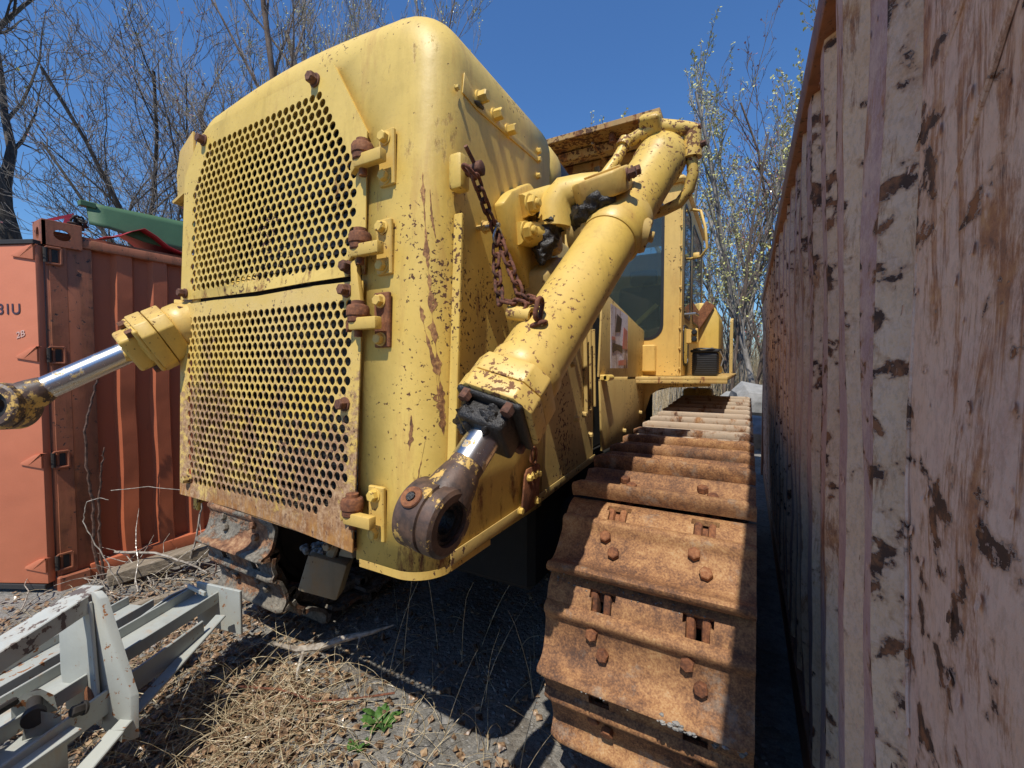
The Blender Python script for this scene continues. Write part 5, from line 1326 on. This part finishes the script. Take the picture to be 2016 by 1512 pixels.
# pale splintered root by the left track
m = MB(); m.tube([(-2.18, 1.33, .14), (-2.08, 1.40, .10), (-1.98, 1.46, .11), (-1.88, 1.52, .15), (-1.76, 1.62, .17), (-1.68, 1.7, .19)], [.006, .016, .020, .018, .012, .004], 7)
m.tube([(-2.05, 1.42, .10), (-2.02, 1.36, .03), (-2.0, 1.34, .0)], [.012, .010, .005], 6); m.tube([(-1.80, 1.58, .16), (-1.78, 1.53, .12)], [.008, .002], 5)
tag(m.build('broken_root', M['twiggy'], None, 50), 'pale splintered root lying under the front of the bulldozer', 'root')

# ================================================================== RUBBLE, BRUSH
def rock(c, r, lab, name='concrete_block'):
    bm = bmesh.new(); bmesh.ops.create_icosphere(bm, subdivisions=2, radius=1)
    for v in bm.verts:
        q = v.co.normalized(); k = 1 + .35 * noise.noise(q * 1.3 + V(c)); mx = max(abs(q.x), abs(q.y), abs(q.z)); k *= .75 + .25 / mx * .8
        v.co = V((q.x * r[0], q.y * r[1], q.z * r[2])) * k + V(c)
    me = bpy.data.meshes.new(name); bm.to_mesh(me); bm.free(); me.materials.append(M['rubble']); o = link(name, me); return tag(o, lab, 'rubble', None)
rock((.13, 9.0, 1.0), (.45, .4, .35), 'large pale broken block seen in the gap beside the container end')
rock((-.1, 10.0, .75), (.6, .5, .4), 'second pale broken block, further off in the gap')
rock((.2, 8.2, .55), (.35, .35, .3), 'lower pale stone at the foot of the broken blocks')
m = MB()
for k in range(4200):
    a = rnd.random(); x = rnd.uniform(-4.5, 3.5) if k % 3 else rnd.uniform(-1.2, 1.6); y = rnd.uniform(10.5, 19); z = gz(x, y)
    stalk(m, (x, y, z), rnd.uniform(.9, 2.4) * (1 if k % 3 else 1.35), rnd.uniform(0, 6.3), rnd.uniform(0, .18), rnd.uniform(0, .35), rnd.uniform(.004, .008), 3, 3)
tag(m.build('dry_reeds', M['reed'], None, 0, False), 'dense pale dry reeds beyond the end of the tracks', 'reeds', kind='stuff')

# ================================================================== TREES
def grow(seed, H, r0, forks=2, lean=(0, 0), crown_start=.25, spread=.55, levels=4, wig=.12, kids=(9, 6, 5, 4), up=.25, budp=.5, buds=0, bsize=.04, ratio=.55, minr=.0035, flean=(.10, .26)):
    R_ = random.Random(seed); wood_ = MB(); tw = MB(); bd = MB()
    def branch(p, d, L, r, lev):
        n = max(3, int(7 - lev)); pts = [p.copy()]; rs = [r]; dd_ = d.copy()
        for i in range(n):
            dd_ = (dd_ + V((R_.uniform(-1, 1), R_.uniform(-1, 1), R_.uniform(-1, 1))) * wig * (1 + lev * .35) + V((0, 0, up * .12 * lev))).normalized()
            pts.append(pts[-1] + dd_ * L / n); rs.append(max(minr, r * (1 - (.62 if lev == 0 else .8) * (i + 1) / n)))
        (wood_ if lev < 2 else tw).tube(pts, rs, (8, 5, 4, 3, 3)[min(lev, 4)], False)
        if lev >= levels:
            for q in range(buds):
                if R_.random() < budp:
                    t = pts[-1] if R_.random() < .75 else R_.choice(pts[1:]); c = t + V((R_.uniform(-1, 1), R_.uniform(-1, 1), R_.uniform(-1, 1))) * bsize * 1.3
                    a = V((R_.uniform(-1, 1), R_.uniform(-1, 1), R_.uniform(-1, 1))).normalized() * bsize; b = a.orthogonal().normalized() * bsize * R_.uniform(.4, .8)
                    bd.add([c - a, c + b, c + a, c - b], [(0, 1, 2, 3)])
            return
        k = kids[min(lev, len(kids) - 1)]
        for j in range(k):
            t = crown_start + (1 - crown_start) * (j + R_.random()) / k if lev == 0 else .15 + .85 * (j + R_.random()) / k
            i = min(n - 1, int(t * n)); fpos = t * n - i; q = pts[i].lerp(pts[i + 1], min(1, fpos)); rr_ = rs[i] + (rs[i + 1] - rs[i]) * min(1, fpos)
            base = (pts[i + 1] - pts[i]).normalized(); az = R_.uniform(0, 2 * PI); o1 = base.orthogonal().normalized(); o2 = base.cross(o1)
            sp = spread * R_.uniform(.7, 1.3) * (1 if lev else .9)
            nd = (base * math.cos(sp) + (o1 * math.cos(az) + o2 * math.sin(az)) * math.sin(sp)).normalized()
            if nd.z < -.1: nd.z *= -.3; nd.normalize()
            branch(q, nd, L * ratio * R_.uniform(.6, 1.15) * (1.15 - .45 * t if lev == 0 else 1), max(minr, rr_ * R_.uniform(.4, .62)), lev + 1)
        return
    for f_ in range(forks):
        a = 2 * PI * f_ / max(1, forks) + seed; l = .0 if forks == 1 else R_.uniform(*flean)
        branch(V((.12 * math.cos(a) * (forks > 1), .12 * math.sin(a) * (forks > 1), -.1)), V((math.cos(a) * l + lean[0], math.sin(a) * l + lean[1], 1)).normalized(), H * R_.uniform(.85, 1), r0 * (1 if f_ == 0 else R_.uniform(.6, .9)), 0)
    return wood_, tw, bd
def make_proto(kind, **kw):
    wd, tw, bd = grow(**kw)
    a = wd.mesh('trunk', M[kind[0]], 60, False); b = tw.mesh('branches', M[kind[1]], 0, False); c = bd.mesh('buds', M[kind[2]], 0, False) if bd.v else None
    return a, b, c
pro = {
 'oak': make_proto(('bark_dark', 'bark_dark', 'bud_green'), seed=3, H=9.5, r0=.34, forks=2, flean=(.0, .05), lean=(.03, .0), spread=.6, crown_start=.35, levels=4, kids=(9, 6, 5, 3), buds=2, budp=.10, bsize=.045, wig=.16, ratio=.5, minr=.005),
 'bare': make_proto(('bark_dark', 'twig_grey', 'bud_red'), seed=11, H=7.5, r0=.10, forks=2, spread=.65, levels=4, kids=(9, 5, 5, 4), buds=1, budp=.04, bsize=.03, wig=.17, ratio=.5, minr=.004),
 'willow': make_proto(('bark_brown', 'twig_grey', 'bud_green'), seed=21, H=9.0, r0=.12, forks=3, spread=.42, levels=4, kids=(11, 7, 5, 4), buds=2, budp=.35, bsize=.022, wig=.10, up=.5, ratio=.45, minr=.0035),
 'birch': make_proto(('bark_grey', 'twig_grey', 'bud_green'), seed=33, H=10.0, r0=.10, forks=3, spread=.5, levels=3, kids=(12, 7, 5), buds=5, budp=.42, bsize=.042, wig=.10, ratio=.30, minr=.005),
 'sapling': make_proto(('bark_brown', 'bark_brown', 'bud_red'), seed=44, H=8.0, r0=.06, forks=3, spread=.45, levels=3, kids=(13, 6, 5), buds=2, budp=.25, bsize=.03, wig=.12, ratio=.32, minr=.004),
 'slim': make_proto(('bark_grey', 'twig_pale', 'bud_green'), seed=55, H=9.0, r0=.055, forks=1, spread=.38, levels=3, kids=(26, 7, 5), buds=2, budp=.35, bsize=.035, wig=.06, ratio=.22, minr=.004, crown_start=.2)}
def tree(kind, x, y, rot, sc, lab, group=None, zs=1):
    a, b, c = pro[kind]; t = thing({'oak': 'oak_tree', 'bare': 'bare_tree', 'willow': 'willow_tree', 'birch': 'birch_tree', 'sapling': 'sapling', 'slim': 'slim_tree'}[kind], (x, y, gz(x, y) - .1), lab, 'tree', group)
    t.rotation_euler.z = rot; t.scale = (sc, sc, sc * zs)
    for nm, me in (('trunk', a), ('branches', b), ('buds', c)):
        if me:
            o = bpy.data.objects.new(nm, me); COL.objects.link(o); o.parent = t
            if nm == 'buds': o['kind'] = 'stuff'
    return t
G1 = 'bare trees behind the red container'; G2 = 'spring trees beyond the bulldozer cab'
LB = 'bare tangled tree standing behind the red container'
LS = 'grey stemmed spring tree with sparse buds beyond the cab'
tree('oak', -12.95, 3.25, .3, 1.15, 'thick dark trunked tree at the left edge of the photo')
tree('bare', -11.5, 4.2, 1.2, 1.0, 'crooked bare tree with forked trunk above the green sheet')
tree('bare', -10.6, 5.6, 3.4, .95, LB, G1); tree('bare', -12.0, 5.5, 4.4, 1.05, LB, G1); tree('bare', -14.5, 4.6, 5.4, 1.2, LB, G1)
tree('bare', -13.5, 7.0, .4, 1.15, LB, G1); tree('bare', -10.5, 7.4, 2.4, 1.0, LB, G1); tree('bare', -9.5, 6.6, 1.9, .9, LB, G1)
tree('willow', -8.2, 6.5, .9, 1.02, 'tall pale twigged tree rising behind the bulldozer hood at left')
tree('willow', -8.8, 7.9, 2.7, 1.13, 'upright pale green twigged tree peeking over the bulldozer hood')
tree('slim', -3.9, 11.5, .9, .72, 'slim bare tree tip just left of the canopy')
tree('slim', -3.0, 12.0, 2.9, .70, 'second slim bare tree tip behind the canopy')
tree('slim', -1.75, 12.0, .2, 1.15, 'tall spire shaped tree just right of the canopy')
tree('birch', .05, 11.0, .5, .82, 'broad multi stemmed tree with yellow green buds nearest the right container')
tree('birch', -.7, 12.5, 2.5, .88, LS, G2); tree('birch', .9, 13.5, 4.1, .90, LS, G2); tree('birch', -1.1, 13.6, 5.1, .70, LS, G2); tree('birch', .4, 9.6, 1.4, .66, LS, G2)
for k, (x, y, r_, s_) in enumerate([(-.3, 10.4, .2, .82), (.5, 12.0, 1.1, .85), (1.4, 11.6, 3.0, .85), (0, 14, 4, 1.1), (1.1, 9.8, .5, .7)]):
    tree('sapling', x, y, r_, s_, 'thin young sapling with reddish buds beyond the cab', 'young saplings beyond the cab')
# pine
def pine(x, y, H, lab):
    t = thing('pine_tree', (x, y, gz(x, y) - .1), lab, 'tree'); R_ = random.Random(5); tk = MB(); nd = MB()
    z0_ = gz(x, y); tk.tube([(x, y, z0_ - .1), (x + .1, y, z0_ + H * .5), (x, y, z0_ + H)], [.12, .08, .02], 8)
    for k in range(64):
        z = z0_ + H * (.32 + .66 * k / 64); a = k * 2.4; L = 1.5 * (1 - .6 * k / 64) * R_.uniform(.6, 1.1); d = V((math.cos(a), math.sin(a), R_.uniform(-.05, .35)))
        p = V((x, y, z)); tk.tube([p, p + d * L], [.02, .006], 4, False)
        for j in range(16):
            c = p + d * L * R_.uniform(.3, 1.05) + V((R_.uniform(-.14, .14), R_.uniform(-.14, .14), R_.uniform(-.05, .12)))
            for q in range(16):
                e = V((R_.uniform(-1, 1), R_.uniform(-1, 1), R_.uniform(-.4, 1))).normalized() * .11; f_ = e.orthogonal().normalized() * .006
                nd.add([c - f_, c + f_, c + e], [(0, 1, 2)])
    tk.build('trunk', M['bark_brown'], t, 60); nd.build('crown', M['needles'], t, 0, False)
pine(1.55, 13.0, 6.1, 'dark green pine partly hidden behind the right container')
